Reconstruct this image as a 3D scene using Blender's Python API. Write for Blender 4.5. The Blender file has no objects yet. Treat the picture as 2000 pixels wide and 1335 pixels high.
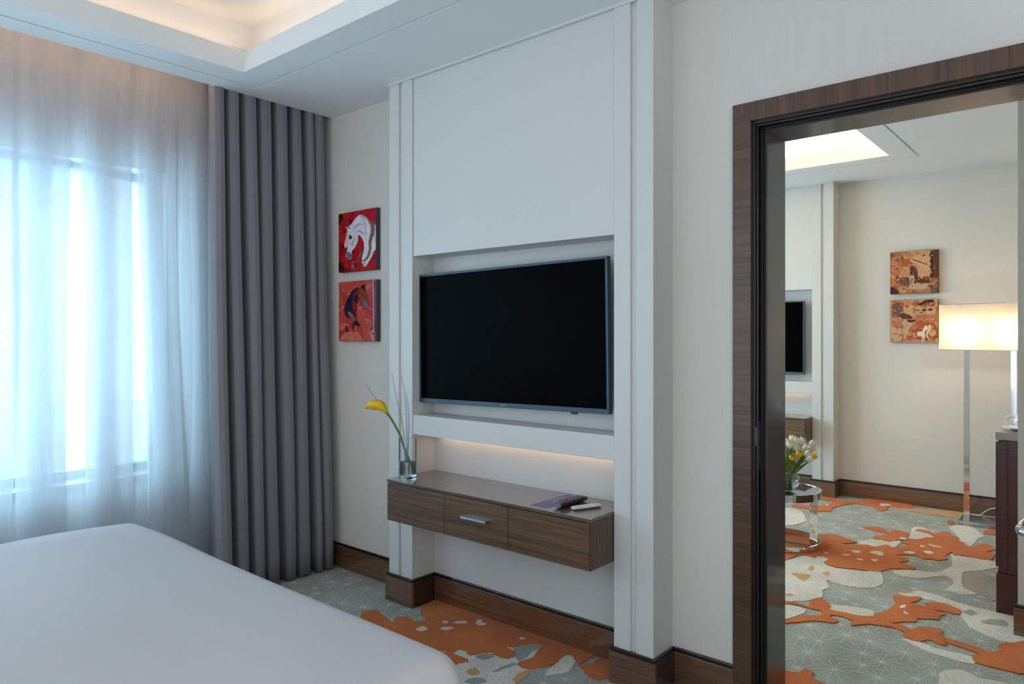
import bpy, bmesh, math, random
from mathutils import Vector, Matrix, noise

# ------------------------------------------------------------------ camera, world, lights, exposure
sc = bpy.context.scene
COL = sc.collection
H = 1.4                                   # eye height; the camera stands at the origin of the plan
YAW = math.radians(40.46)
FPX = 1395.0                              # focal length for the 2000 x 1335 frame
HORIZON = 656.0
cam_d = bpy.data.cameras.new('camera')
cam_d.sensor_width = 36.0
cam_d.lens = 36.0 * FPX / 2000.0
cam_d.shift_y = (HORIZON - 667.5) / 2000.0
cam_d.clip_start = 0.02
cam = bpy.data.objects.new('camera', cam_d)
COL.objects.link(cam)
cam.location = (0, 0, H)
cam.rotation_euler = (math.pi / 2, 0, YAW)
sc.camera = cam

sc.view_settings.view_transform = 'Standard'
sc.view_settings.look = 'None'
sc.view_settings.gamma = 1.0
sc.view_settings.use_curve_mapping = False
sc.view_settings.exposure = 0.33
sc.cycles.max_bounces = 10
sc.cycles.diffuse_bounces = 5
sc.cycles.transparent_max_bounces = 24
sc.cycles.sample_clamp_indirect = 6.0
sc.cycles.caustics_refractive = True
sc.cycles.caustics_reflective = False

SKY = (0.84, 0.925, 1.0)
world = bpy.data.worlds.new('sky')
sc.world = world
world.use_nodes = True
world.node_tree.nodes['Background'].inputs[0].default_value = (*SKY, 1)
world.node_tree.nodes['Background'].inputs[1].default_value = 1.25


def area(name, loc, rot, sx, sy, power, color):
    d = bpy.data.lights.new(name, 'AREA')
    d.shape = 'RECTANGLE'
    d.size, d.size_y, d.energy, d.color = sx, sy, power, color
    o = bpy.data.objects.new(name, d)
    o.location, o.rotation_euler = loc, rot
    COL.objects.link(o)
    return o


# daylight pushed in by the sky at the two windows of the left wall
DAY = (0.42, 0.76, 1.0)
area('daylight_bedroom', (-4.55, 0.30, 1.48), (0, -math.pi / 2, 0), 1.66, 2.9, 160, DAY)
area('daylight_lounge', (-4.55, 4.75, 1.48), (0, -math.pi / 2, 0), 1.66, 2.2, 90, (0.62, 0.84, 1.0))

# ------------------------------------------------------------------ geometry helpers
FX, FY = -math.sin(YAW), math.cos(YAW)
RX, RY = math.cos(YAW), math.sin(YAW)


def ray(px, py):
    u = (px - 1000.0) / FPX
    v = (HORIZON - py) / FPX
    return (FX + u * RX, FY + u * RY, v)


def on_z(px, py, z=0.0):
    """point of the horizontal plane z seen at this place of the photograph"""
    d = ray(px, py)
    t = (z - H) / d[2]
    return Vector((d[0] * t, d[1] * t, z))


def at_depth(px, py, dep):
    d = ray(px, py)
    return Vector((d[0] * dep, d[1] * dep, H + d[2] * dep))


WLOC = {}


def _loc(parent):
    return WLOC.get(parent.name, Vector((0, 0, 0))) if parent else Vector((0, 0, 0))


def thing(name, loc, label=None, cat=None, group=None, kind=None):
    o = bpy.data.objects.new(name, None)
    COL.objects.link(o)
    o.location = loc
    o.empty_display_size = 0.1
    WLOC[o.name] = Vector(loc)
    tag(o, label, cat, group, kind)
    return o


def tag(o, label=None, cat=None, group=None, kind=None):
    if label: o['label'] = label
    if cat: o['category'] = cat
    if group: o['group'] = group
    if kind: o['kind'] = kind
    return o


def obj(name, bm, mat, parent=None, bevel=0.0, smooth=False, label=None, segs=2):
    """link a bmesh built in world coordinates as one mesh object"""
    off = _loc(parent)
    bmesh.ops.recalc_face_normals(bm, faces=bm.faces)
    if off.length:
        bmesh.ops.translate(bm, verts=bm.verts, vec=-off)
    me = bpy.data.meshes.new(name)
    bm.to_mesh(me)
    bm.free()
    o = bpy.data.objects.new(name, me)
    COL.objects.link(o)
    if isinstance(mat, (list, tuple)):
        for m in mat: me.materials.append(m)
    else:
        me.materials.append(mat)
    if smooth:
        for p in me.polygons: p.use_smooth = True
    if parent:
        o.parent = parent
    WLOC[o.name] = off
    if bevel:
        md = o.modifiers.new('bevel', 'BEVEL')
        md.width, md.segments, md.limit_method = bevel, segs, 'ANGLE'
        md.harden_normals = False
    if label: o['label'] = label
    return o


def box(bm, x0, x1, y0, y1, z0, z1):
    vs = [bm.verts.new((x, y, z)) for z in (z0, z1) for y in (y0, y1) for x in (x0, x1)]
    for f in ((0, 1, 3, 2), (4, 5, 7, 6), (0, 1, 5, 4), (1, 3, 7, 5), (3, 2, 6, 7), (2, 0, 4, 6)):
        bm.faces.new([vs[i] for i in f])
    return vs


def B(*boxes):
    bm = bmesh.new()
    for b in boxes: box(bm, *b)
    return bm


def rot_box(bm, c, sx, sy, z0, z1, ang):
    vs = box(bm, -sx / 2, sx / 2, -sy / 2, sy / 2, z0, z1)
    m = Matrix.Translation(Vector((c[0], c[1], 0))) @ Matrix.Rotation(ang, 4, 'Z')
    for v in vs: v.co = m @ v.co
    return vs


def lathe(bm, c, prof, seg=32, cap=True):
    rings = []
    for r, z in prof:
        if r < 1e-6:
            rings.append([bm.verts.new((c[0], c[1], c[2] + z))])
        else:
            rings.append([bm.verts.new((c[0] + r * math.cos(2 * math.pi * k / seg), c[1] + r * math.sin(2 * math.pi * k / seg), c[2] + z)) for k in range(seg)])
    for a, b in zip(rings, rings[1:]):
        for k in range(seg):
            k2 = (k + 1) % seg
            if len(a) == 1 and len(b) == 1: continue
            if len(a) == 1: bm.faces.new((a[0], b[k], b[k2]))
            elif len(b) == 1: bm.faces.new((a[k], a[k2], b[0]))
            else: bm.faces.new((a[k], a[k2], b[k2], b[k]))
    if cap:
        for r in (rings[0], rings[-1]):
            if len(r) > 1: bm.faces.new(r)
    return rings


def tube(bm, pts, rad, seg=10):
    """tube through points; rad a number or a list"""
    pts = [Vector(p) for p in pts]
    rads = rad if isinstance(rad, (list, tuple)) else [rad] * len(pts)
    rings = []
    ref = Vector((0.31, 0.17, 0.93)).normalized()
    for i, p in enumerate(pts):
        t = (pts[min(i + 1, len(pts) - 1)] - pts[max(i - 1, 0)]).normalized()
        if abs(t.dot(ref)) > 0.98: ref = Vector((0.9, 0.3, 0.1)).normalized()
        a = t.cross(ref).normalized()
        b = t.cross(a).normalized()
        rings.append([bm.verts.new(p + rads[i] * (math.cos(2 * math.pi * k / seg) * a + math.sin(2 * math.pi * k / seg) * b)) for k in range(seg)])
    for a, b in zip(rings, rings[1:]):
        for k in range(seg):
            bm.faces.new((a[k], a[(k + 1) % seg], b[(k + 1) % seg], b[k]))
    bm.faces.new(rings[0]); bm.faces.new(rings[-1])


def spline(pts, n=6):
    """open Catmull-Rom curve through points"""
    pts = [Vector(p) for p in pts]
    out = []
    for i in range(len(pts) - 1):
        p0, p1, p2, p3 = pts[max(i - 1, 0)], pts[i], pts[i + 1], pts[min(i + 2, len(pts) - 1)]
        for k in range(n):
            t = k / n
            out.append(0.5 * ((2 * p1) + (p2 - p0) * t + (2 * p0 - 5 * p1 + 4 * p2 - p3) * t * t + (3 * p1 - p0 - 3 * p2 + p3) * t ** 3))
    out.append(pts[-1])
    return out


def slab_poly(bm, pts, down):
    """closed outline (3D points) given thickness along vector down, top face outward"""
    top = [bm.verts.new(p) for p in pts]
    bot = [bm.verts.new(Vector(p) + Vector(down)) for p in pts]
    bm.faces.new(top); bm.faces.new(bot[::-1])
    n = len(top)
    for i in range(n):
        bm.faces.new((top[i], bot[i], bot[(i + 1) % n], top[(i + 1) % n]))


def closed_smooth(pts, n=3):
    pts = [Vector(p) for p in pts]
    N = len(pts)
    out = []
    for i in range(N):
        p0, p1, p2, p3 = pts[i - 1], pts[i], pts[(i + 1) % N], pts[(i + 2) % N]
        for k in range(n):
            t = k / n
            c = 0.5 * ((2 * p1) + (p2 - p0) * t + (2 * p0 - 5 * p1 + 4 * p2 - p3) * t * t + (3 * p1 - p0 - 3 * p2 + p3) * t ** 3)
            l = p1.lerp(p2, t)
            out.append(l.lerp(c, 0.7))
    return out


# ------------------------------------------------------------------ materials
def lin(c):
    return tuple(((v / 255) / 12.92 if v / 255 <= 0.04045 else ((v / 255 + 0.055) / 1.055) ** 2.4) for v in c)


def new_mat(name):
    m = bpy.data.materials.new(name)
    m.use_nodes = True
    nt = m.node_tree
    return m, nt, nt.nodes['Principled BSDF']


def plain(name, rgb, rough=0.5, metal=0.0, spec=0.5, coat=0.0, bump=0.0, bscale=200.0, var=0.0, vscale=4.0):
    m, nt, p = new_mat(name)
    p.inputs['Base Color'].default_value = (*lin(rgb), 1)
    p.inputs['Roughness'].default_value = rough
    p.inputs['Metallic'].default_value = metal
    p.inputs['Specular IOR Level'].default_value = spec
    p.inputs['Coat Weight'].default_value = coat
    p.inputs['Coat Roughness'].default_value = 0.04
    tc = nt.nodes.new('ShaderNodeTexCoord')
    if bump:
        n = nt.nodes.new('ShaderNodeTexNoise'); n.inputs['Scale'].default_value = bscale; n.inputs['Detail'].default_value = 4
        b = nt.nodes.new('ShaderNodeBump'); b.inputs['Strength'].default_value = bump; b.inputs['Distance'].default_value = 0.01
        nt.links.new(tc.outputs['Object'], n.inputs['Vector'])
        nt.links.new(n.outputs['Fac'], b.inputs['Height']); nt.links.new(b.outputs[0], p.inputs['Normal'])
    if var:
        n = nt.nodes.new('ShaderNodeTexNoise'); n.inputs['Scale'].default_value = vscale; n.inputs['Detail'].default_value = 6
        mx = nt.nodes.new('ShaderNodeMix'); mx.data_type = 'RGBA'
        a = lin(rgb)
        mx.inputs['A'].default_value = (*[v * (1 - var) for v in a], 1)
        mx.inputs['B'].default_value = (*[min(1, v * (1 + var)) for v in a], 1)
        nt.links.new(tc.outputs['Object'], n.inputs['Vector'])
        nt.links.new(n.outputs['Fac'], mx.inputs['Factor']); nt.links.new(mx.outputs['Result'], p.inputs['Base Color'])
    return m


def wood(name, dark, light, axis='X', gloss=0.16, coat=0.6, grain=1.0):
    """lacquered zebra-grain veneer, grain along one axis"""
    m, nt, p = new_mat(name)
    geo = nt.nodes.new('ShaderNodeNewGeometry')
    mp = nt.nodes.new('ShaderNodeMapping')
    s = {'X': (1.2, 60, 60), 'Y': (60, 1.2, 60), 'Z': (60, 60, 1.2)}[axis]
    mp.inputs['Scale'].default_value = tuple(v * grain for v in s)
    n1 = nt.nodes.new('ShaderNodeTexNoise'); n1.inputs['Scale'].default_value = 1.0; n1.inputs['Detail'].default_value = 5; n1.inputs['Distortion'].default_value = 0.6
    mp2 = nt.nodes.new('ShaderNodeMapping')
    mp2.inputs['Scale'].default_value = tuple(v * 4.5 * grain for v in s)
    n2 = nt.nodes.new('ShaderNodeTexNoise'); n2.inputs['Scale'].default_value = 1.0; n2.inputs['Detail'].default_value = 3
    r1 = nt.nodes.new('ShaderNodeValToRGB')
    r1.color_ramp.elements[0].position = 0.30; r1.color_ramp.elements[0].color = (*lin(dark), 1)
    r1.color_ramp.elements[1].position = 0.72; r1.color_ramp.elements[1].color = (*lin(light), 1)
    add = nt.nodes.new('ShaderNodeMath'); add.operation = 'MULTIPLY_ADD'; add.inputs[1].default_value = 0.45
    sub = nt.nodes.new('ShaderNodeMath'); sub.operation = 'MULTIPLY'; sub.inputs[1].default_value = 0.72
    nt.links.new(geo.outputs['Position'], mp.inputs['Vector']); nt.links.new(geo.outputs['Position'], mp2.inputs['Vector'])
    nt.links.new(mp.outputs[0], n1.inputs['Vector']); nt.links.new(mp2.outputs[0], n2.inputs['Vector'])
    nt.links.new(n1.outputs['Fac'], sub.inputs[0])
    nt.links.new(n2.outputs['Fac'], add.inputs[0]); nt.links.new(sub.outputs[0], add.inputs[2])
    nt.links.new(add.outputs[0], r1.inputs['Fac']); nt.links.new(r1.outputs['Color'], p.inputs['Base Color'])
    p.inputs['Roughness'].default_value = 0.35
    p.inputs['Coat Weight'].default_value = coat
    p.inputs['Coat Roughness'].default_value = gloss
    p.inputs['Coat IOR'].default_value = 1.7 if coat >= 1.0 else 1.5
    return m


def wallpaper(name, rgb):
    m, nt, p = new_mat(name)
    geo = nt.nodes.new('ShaderNodeNewGeometry')
    mp = nt.nodes.new('ShaderNodeMapping'); mp.inputs['Scale'].default_value = (140, 140, 3)
    n = nt.nodes.new('ShaderNodeTexNoise'); n.inputs['Scale'].default_value = 1; n.inputs['Detail'].default_value = 4
    mx = nt.nodes.new('ShaderNodeMix'); mx.data_type = 'RGBA'
    a = lin(rgb)
    mx.inputs['A'].default_value = (*[v * 0.965 for v in a], 1)
    mx.inputs['B'].default_value = (*[v * 1.03 for v in a], 1)
    nt.links.new(geo.outputs['Position'], mp.inputs['Vector']); nt.links.new(mp.outputs[0], n.inputs['Vector'])
    nt.links.new(n.outputs['Fac'], mx.inputs['Factor']); nt.links.new(mx.outputs['Result'], p.inputs['Base Color'])
    p.inputs['Roughness'].default_value = 0.62
    p.inputs['Specular IOR Level'].default_value = 0.25
    return m


def carpet(name, rgb, rgb2=None, stars=False):
    m, nt, p = new_mat(name)
    L = nt.links.new
    geo = nt.nodes.new('ShaderNodeNewGeometry')
    n = nt.nodes.new('ShaderNodeTexNoise'); n.inputs['Scale'].default_value = 190; n.inputs['Detail'].default_value = 3
    n2 = nt.nodes.new('ShaderNodeTexNoise'); n2.inputs['Scale'].default_value = 4; n2.inputs['Detail'].default_value = 5
    L(geo.outputs['Position'], n.inputs['Vector']); L(geo.outputs['Position'], n2.inputs['Vector'])
    mx = nt.nodes.new('ShaderNodeMix'); mx.data_type = 'RGBA'
    mx.inputs['A'].default_value = (*lin(rgb), 1); mx.inputs['B'].default_value = (*lin(rgb2 or rgb), 1)
    rm = nt.nodes.new('ShaderNodeMapRange'); rm.inputs[1].default_value = 0.40; rm.inputs[2].default_value = 0.60
    L(n2.outputs['Fac'], rm.inputs[0]); L(rm.outputs[0], mx.inputs['Factor'])
    out = mx.outputs['Result']
    if stars:
        vo = nt.nodes.new('ShaderNodeTexVoronoi'); vo.voronoi_dimensions = '2D'; vo.inputs['Scale'].default_value = 7.5; vo.inputs['Randomness'].default_value = 0.75
        L(geo.outputs['Position'], vo.inputs['Vector'])
        sub = nt.nodes.new('ShaderNodeVectorMath'); sub.operation = 'SUBTRACT'
        L(geo.outputs['Position'], sub.inputs[0]); L(vo.outputs['Position'], sub.inputs[1])
        sep = nt.nodes.new('ShaderNodeSeparateXYZ'); L(sub.outputs[0], sep.inputs[0])
        at = nt.nodes.new('ShaderNodeMath'); at.operation = 'ARCTAN2'; L(sep.outputs[0], at.inputs[0]); L(sep.outputs[1], at.inputs[1])
        k = nt.nodes.new('ShaderNodeMath'); k.operation = 'MULTIPLY'; k.inputs[1].default_value = 6.0; L(at.outputs[0], k.inputs[0])
        s = nt.nodes.new('ShaderNodeMath'); s.operation = 'SINE'; L(k.outputs[0], s.inputs[0])
        ab = nt.nodes.new('ShaderNodeMath'); ab.operation = 'ABSOLUTE'; L(s.outputs[0], ab.inputs[0])
        dm = nt.nodes.new('ShaderNodeMath'); dm.operation = 'MULTIPLY'; L(ab.outputs[0], dm.inputs[0]); L(vo.outputs['Distance'], dm.inputs[1])
        ramp = nt.nodes.new('ShaderNodeMapRange'); ramp.inputs[1].default_value = 0.035; ramp.inputs[2].default_value = 0.10; ramp.inputs[3].default_value = 0.55; ramp.inputs[4].default_value = 0.0
        L(dm.outputs[0], ramp.inputs[0])
        m2 = nt.nodes.new('ShaderNodeMix'); m2.data_type = 'RGBA'
        L(ramp.outputs[0], m2.inputs['Factor']); L(out, m2.inputs['A']); m2.inputs['B'].default_value = (*lin((226, 226, 214)), 1)
        out = m2.outputs['Result']
    # pile speckle
    sp = nt.nodes.new('ShaderNodeMix'); sp.data_type = 'RGBA'; sp.blend_type = 'MULTIPLY'; sp.inputs['Factor'].default_value = 1.0
    sr = nt.nodes.new('ShaderNodeMapRange'); sr.inputs[1].default_value = 0.3; sr.inputs[2].default_value = 0.7; sr.inputs[3].default_value = 0.72; sr.inputs[4].default_value = 1.15
    L(n.outputs['Fac'], sr.inputs[0]); L(out, sp.inputs['A']); L(sr.outputs[0], sp.inputs['B'])
    L(sp.outputs['Result'], p.inputs['Base Color'])
    b = nt.nodes.new('ShaderNodeBump'); b.inputs['Strength'].default_value = 0.6; b.inputs['Distance'].default_value = 0.004
    L(n.outputs['Fac'], b.inputs['Height']); L(b.outputs[0], p.inputs['Normal'])
    p.inputs['Roughness'].default_value = 0.95
    p.inputs['Specular IOR Level'].default_value = 0.1
    p.inputs['Sheen Weight'].default_value = 0.15
    return m


def glass(name, tint=(1, 1, 1), ior=1.46, rough=0.0):
    m, nt, p = new_mat(name)
    p.inputs['Base Color'].default_value = (*tint, 1)
    p.inputs['Transmission Weight'].default_value = 1.0
    p.inputs['IOR'].default_value = ior
    p.inputs['Roughness'].default_value = rough
    return m


def thin_glass(name, tint=(0.97, 0.99, 1.0)):
    m = bpy.data.materials.new(name); m.use_nodes = True
    nt = m.node_tree; nt.nodes.clear(); L = nt.links.new
    o = nt.nodes.new('ShaderNodeOutputMaterial')
    tr = nt.nodes.new('ShaderNodeBsdfTransparent'); tr.inputs[0].default_value = (*tint, 1)
    gl = nt.nodes.new('ShaderNodeBsdfGlossy'); gl.inputs['Roughness'].default_value = 0.0
    lw = nt.nodes.new('ShaderNodeLayerWeight'); lw.inputs[0].default_value = 0.5
    pw = nt.nodes.new('ShaderNodeMath'); pw.operation = 'POWER'; pw.inputs[1].default_value = 4.0
    fr = nt.nodes.new('ShaderNodeMath'); fr.operation = 'MULTIPLY_ADD'; fr.inputs[1].default_value = 0.6; fr.inputs[2].default_value = 0.04
    L(lw.outputs['Facing'], pw.inputs[0]); L(pw.outputs[0], fr.inputs[0])
    mx = nt.nodes.new('ShaderNodeMixShader')
    L(fr.outputs[0], mx.inputs[0]); L(tr.outputs[0], mx.inputs[1]); L(gl.outputs[0], mx.inputs[2]); L(mx.outputs[0], o.inputs[0])
    return m


def sheer(name, rgb, opacity, transl=0.65, bump=0.3):
    m = bpy.data.materials.new(name); m.use_nodes = True
    nt = m.node_tree; nt.nodes.clear(); L = nt.links.new
    o = nt.nodes.new('ShaderNodeOutputMaterial')
    tr = nt.nodes.new('ShaderNodeBsdfTransparent')
    tl = nt.nodes.new('ShaderNodeBsdfTranslucent'); tl.inputs[0].default_value = (*lin(rgb), 1)
    df = nt.nodes.new('ShaderNodeBsdfDiffuse'); df.inputs[0].default_value = (*lin(rgb), 1)
    m1 = nt.nodes.new('ShaderNodeMixShader'); m1.inputs[0].default_value = transl
    L(df.outputs[0], m1.inputs[1]); L(tl.outputs[0], m1.inputs[2])
    m2 = nt.nodes.new('ShaderNodeMixShader')
    geo = nt.nodes.new('ShaderNodeNewGeometry')
    mp = nt.nodes.new('ShaderNodeMapping'); mp.inputs['Scale'].default_value = (9, 16, 2.2)
    n = nt.nodes.new('ShaderNodeTexNoise'); n.inputs['Scale'].default_value = 1; n.inputs['Detail'].default_value = 6; n.inputs['Distortion'].default_value = 1.2
    L(geo.outputs['Position'], mp.inputs['Vector']); L(mp.outputs[0], n.inputs['Vector'])
    mr = nt.nodes.new('ShaderNodeMapRange'); mr.inputs[1].default_value = 0.3; mr.inputs[2].default_value = 0.7
    mr.inputs[3].default_value = opacity - 0.04; mr.inputs[4].default_value = opacity + 0.04
    L(n.outputs['Fac'], mr.inputs[0]); L(mr.outputs[0], m2.inputs[0])
    L(tr.outputs[0], m2.inputs[1]); L(m1.outputs[0], m2.inputs[2]); L(m2.outputs[0], o.inputs[0])
    b = nt.nodes.new('ShaderNodeBump'); b.inputs['Strength'].default_value = bump; b.inputs['Distance'].default_value = 0.01
    L(n.outputs['Fac'], b.inputs['Height']); L(b.outputs[0], tl.inputs['Normal']); L(b.outputs[0], df.inputs['Normal'])
    return m


def emit(name, rgb, strength):
    m = bpy.data.materials.new(name); m.use_nodes = True
    nt = m.node_tree; nt.nodes.clear()
    o = nt.nodes.new('ShaderNodeOutputMaterial'); e = nt.nodes.new('ShaderNodeEmission')
    e.inputs[0].default_value = (*rgb, 1); e.inputs[1].default_value = strength
    nt.links.new(e.outputs[0], o.inputs[0])
    return m


def painted(name, cols, scale=5.0, distort=1.5):
    """mottled brushwork of several colours"""
    m, nt, p = new_mat(name)
    tc = nt.nodes.new('ShaderNodeNewGeometry')
    n = nt.nodes.new('ShaderNodeTexNoise'); n.inputs['Scale'].default_value = scale; n.inputs['Detail'].default_value = 8; n.inputs['Distortion'].default_value = distort
    r = nt.nodes.new('ShaderNodeValToRGB')
    el = r.color_ramp.elements
    k = len(cols)
    for i in range(k - 2): el.new(0.5)
    for i, c in enumerate(cols):
        el[i].position = 0.28 + 0.46 * i / (k - 1); el[i].color = (*lin(c), 1)
    nt.links.new(tc.outputs['Position'], n.inputs['Vector']); nt.links.new(n.outputs['Fac'], r.inputs['Fac'])
    nt.links.new(r.outputs['Color'], p.inputs['Base Color'])
    p.inputs['Roughness'].default_value = 0.55
    p.inputs['Specular IOR Level'].default_value = 0.2
    return m


M = {
    'paper': wallpaper('beige_wallpaper', (216, 211, 204)),
    'paint': plain('white_satin_paint', (209, 208, 204), 0.42, spec=0.35, bump=0.02, bscale=90),
    'ceiling': plain('ceiling_paint', (230, 230, 228), 0.75, spec=0.2),
    'wood_x': wood('zebra_veneer_along_x', (40, 26, 18), (112, 84, 62), 'X', gloss=0.10, coat=0.45),
    'casing': wood('door_casing_veneer', (34, 21, 14), (96, 68, 48), 'X', gloss=0.12, coat=0.3),
    'top': wood('console_top_veneer', (40, 28, 22), (96, 76, 62), 'X', gloss=0.05, coat=1.0),
    'wood_y': wood('zebra_veneer_along_y', (34, 22, 17), (98, 74, 58), 'Y'),
    'wood_z': wood('zebra_veneer_upright', (36, 22, 15), (98, 68, 48), 'Z', gloss=0.12, coat=0.3),
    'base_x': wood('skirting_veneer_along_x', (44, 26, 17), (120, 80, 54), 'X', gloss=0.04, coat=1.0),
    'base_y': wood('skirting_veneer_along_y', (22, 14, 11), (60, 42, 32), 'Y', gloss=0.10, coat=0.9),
    'cap': plain('dark_lacquer', (30, 22, 19), 0.25, coat=0.5),
    'jamb': wood('dark_gloss_jamb', (14, 8, 6), (40, 27, 20), 'Z', gloss=0.05, coat=0.6),
    'head': wood('dark_gloss_head', (20, 13, 10), (60, 44, 34), 'Z', gloss=0.07, coat=0.35),
    'red_z': wood('red_brown_veneer', (40, 10, 7), (78, 26, 16), 'X', gloss=0.12, coat=0.2),
    'seal': plain('black_rubber_seal', (14, 14, 17), 0.5),
    'steel': plain('dull_steel', (120, 122, 124), 0.4, metal=0.9),
    'chrome': plain('polished_chrome', (225, 225, 226), 0.06, metal=1.0),
    'satin': plain('brushed_chrome', (190, 196, 202), 0.22, metal=1.0),
    'mirror': plain('black_mirror_glass', (38, 38, 40), 0.03, metal=0.6, spec=0.8, coat=1.0),
    'drape': plain('charcoal_drape_fabric', (126, 123, 127), 0.85, spec=0.15, bump=0.08, bscale=400),
    'linen': plain('white_bed_linen', (194, 191, 192), 0.8, spec=0.15, bump=0.01, bscale=300),
    'mattress': plain('mattress_ticking', (206, 203, 198), 0.9),
    'bedbase': plain('dark_bed_base_fabric', (58, 50, 46), 0.9, bump=0.1),
    'bezel': plain('blue_grey_tv_bezel', (62, 78, 92), 0.38, metal=0.25, spec=0.5),
    'screen': plain('black_tv_screen', (2, 2, 2), 0.30, spec=0.02),
    'tvback': plain('tv_back_plastic', (22, 22, 24), 0.6),
    'print_white': plain('pale_lettering', (200, 206, 210), 0.5),
    'sensor': plain('red_brown_sensor', (70, 40, 48), 0.3),
    'carpet': carpet('grey_green_star_carpet', (162, 168, 160), (146, 150, 142), True),
    'orange': carpet('orange_carpet_pile', (202, 110, 44), (188, 96, 34)),
    'cream': carpet('cream_carpet_pile', (224, 219, 208), (210, 204, 192)),
    'greyp': carpet('grey_carpet_pile', (158, 160, 154), (144, 146, 140)),
    'warmgrey': carpet('warm_grey_carpet_pile', (170, 162, 150), (154, 148, 138)),
    'tan': carpet('tan_carpet_pile', (206, 164, 112), (196, 150, 98)),
    'window_frame': plain('grey_window_frame', (120, 126, 130), 0.5),
    'pane': thin_glass('window_glass'),
    'blind': sheer('pale_roller_blind', (190, 210, 224), 0.55, 0.8),
    'sheer': sheer('white_voile', (212, 213, 216), 0.52, 0.46),
    'glass': glass('clear_glass', (0.98, 0.99, 0.99)),
    'thin': thin_glass('thin_clear_glass', (0.95, 0.97, 0.97)),
    'water': glass('vase_water', (0.95, 0.97, 0.97), 1.33),
    'calla': plain('yellow_spathe', (232, 186, 20), 0.45, var=0.15, vscale=30),
    'spadix': plain('spadix_yellow', (240, 160, 10), 0.6),
    'stem': plain('green_stem', (84, 120, 40), 0.5, var=0.25, vscale=20),
    'grass': plain('dark_steel_grass', (52, 62, 52), 0.5),
    'leaf': plain('tulip_leaf_green', (122, 154, 74), 0.5, var=0.25, vscale=30),
    'tulip_white': plain('white_tulip_petals', (238, 230, 214), 0.55, var=0.06, vscale=40),
    'tulip_yellow': plain('yellow_tulip_petals', (238, 190, 30), 0.5, var=0.12, vscale=40),
    'black_plastic': plain('black_remote_plastic', (24, 24, 26), 0.35),
    'blue_plastic': plain('grey_blue_remote_end', (92, 112, 128), 0.3),
    'button': plain('grey_rubber_buttons', (120, 112, 112), 0.6),
    'button_red': plain('red_rubber_button', (150, 40, 44), 0.6),
    'white_plastic': plain('white_plastic', (214, 212, 204), 0.35),
    'card': plain('purple_card', (92, 84, 132), 0.45, var=0.08, vscale=60),
    'card_ink': plain('pale_print', (150, 142, 184), 0.5),
    'china': plain('white_porcelain', (226, 224, 222), 0.15, coat=0.5),
    'stone': plain('grey_stone_top', (150, 142, 134), 0.3, var=0.12, vscale=18),
    'shade': sheer('lamp_shade_fabric', (250, 236, 220), 0.97, 0.62, 0.02),
    'bulb': emit('bulb_glow', (1.0, 0.80, 0.55), 6.0),
    'cable': plain('white_cable', (220, 218, 214), 0.45),
    'canvas_edge': plain('dark_canvas_edge', (66, 66, 68), 0.8),
    'canvas_edge_brown': plain('brown_canvas_edge', (70, 44, 30), 0.8),
    'rail': plain('outside_rail_paint', (236, 239, 242), 0.5),
    'door': wood('door_leaf_veneer', (40, 27, 20), (104, 80, 62), 'Z'),
}

# ------------------------------------------------------------------ the setting
Y_W = 2.63          # face of the bedroom's television wall
Y_W2 = 6.665        # face of the lounge's far wall
X_L = -4.10         # face of the window wall (both rooms)
Z_C = 2.74
SHIFT = Vector((-0.508, 4.08 - 0.045 + 0.0, 0))   # the lounge repeats the bedroom's television wall
SHIFT.y = Y_W2 - Y_W

floor = obj('floor', B((-4.6, 1.4, -1.8, 7.0, -0.1, 0.0)), M['carpet'])
tag(floor, 'grey green carpet with pale starbursts and orange cream motifs', 'carpet', kind='structure')


def patch(name, mat, pts, zoom, h, n=3):
    ox, oy, s = zoom
    w = [on_z(ox + x * s, oy + y * s, 0.0) for x, y in pts]
    w = closed_smooth(w, n)
    rnd = random.Random(len(pts) * 7 + int(pts[0][0]))
    for i, p in enumerate(w):
        j = 0.004
        p.x += rnd.uniform(-j, j); p.y += rnd.uniform(-j, j); p.z = h
    bm = bmesh.new()
    slab_poly(bm, w, (0, 0, -h))
    return obj(name, bm, mat, floor)


Z1 = (560, 1030, 0.34)
Z2 = (1530, 940, 430 / 1453)
# bedroom corner of the carpet
patch('cream_motif', M['cream'], [(860, 690), (1000, 698), (1150, 712), (1250, 680), (1350, 672), (1445, 668), (1472, 690), (1425, 745), (1345, 780), (1335, 803), (1400, 822), (1320, 872), (1310, 910), (1230, 985), (860, 985)], Z1, 0.003)
patch('cream_motif', M['cream'], [(1480, 842), (1560, 770), (1590, 735), (1625, 725), (1655, 770), (1640, 800), (1600, 832), (1530, 845)], Z1, 0.003)
patch('grey_motif', M['greyp'], [(1300, 700), (1370, 680), (1440, 669), (1468, 690), (1405, 715), (1380, 745), (1335, 772), (1310, 745)], Z1, 0.0036)
patch('grey_motif', M['greyp'], [(1085, 742), (1140, 725), (1190, 735), (1180, 750), (1130, 764)], Z1, 0.0036)
patch('grey_motif', M['greyp'], [(1180, 830), (1230, 805), (1300, 780), (1330, 790), (1250, 815), (1210, 832)], Z1, 0.0036)
patch('grey_motif', M['greyp'], [(1020, 890), (1060, 868), (1130, 868), (1150, 890), (1080, 905)], Z1, 0.0036)
patch('tan_motif', M['tan'], [(1035, 828), (1080, 806), (1108, 832), (1090, 850), (1048, 846)], Z1, 0.0036)
patch('tan_motif', M['tan'], [(1300, 868), (1345, 835), (1395, 815), (1385, 850), (1340, 880), (1310, 892)], Z1, 0.0036)
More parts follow.
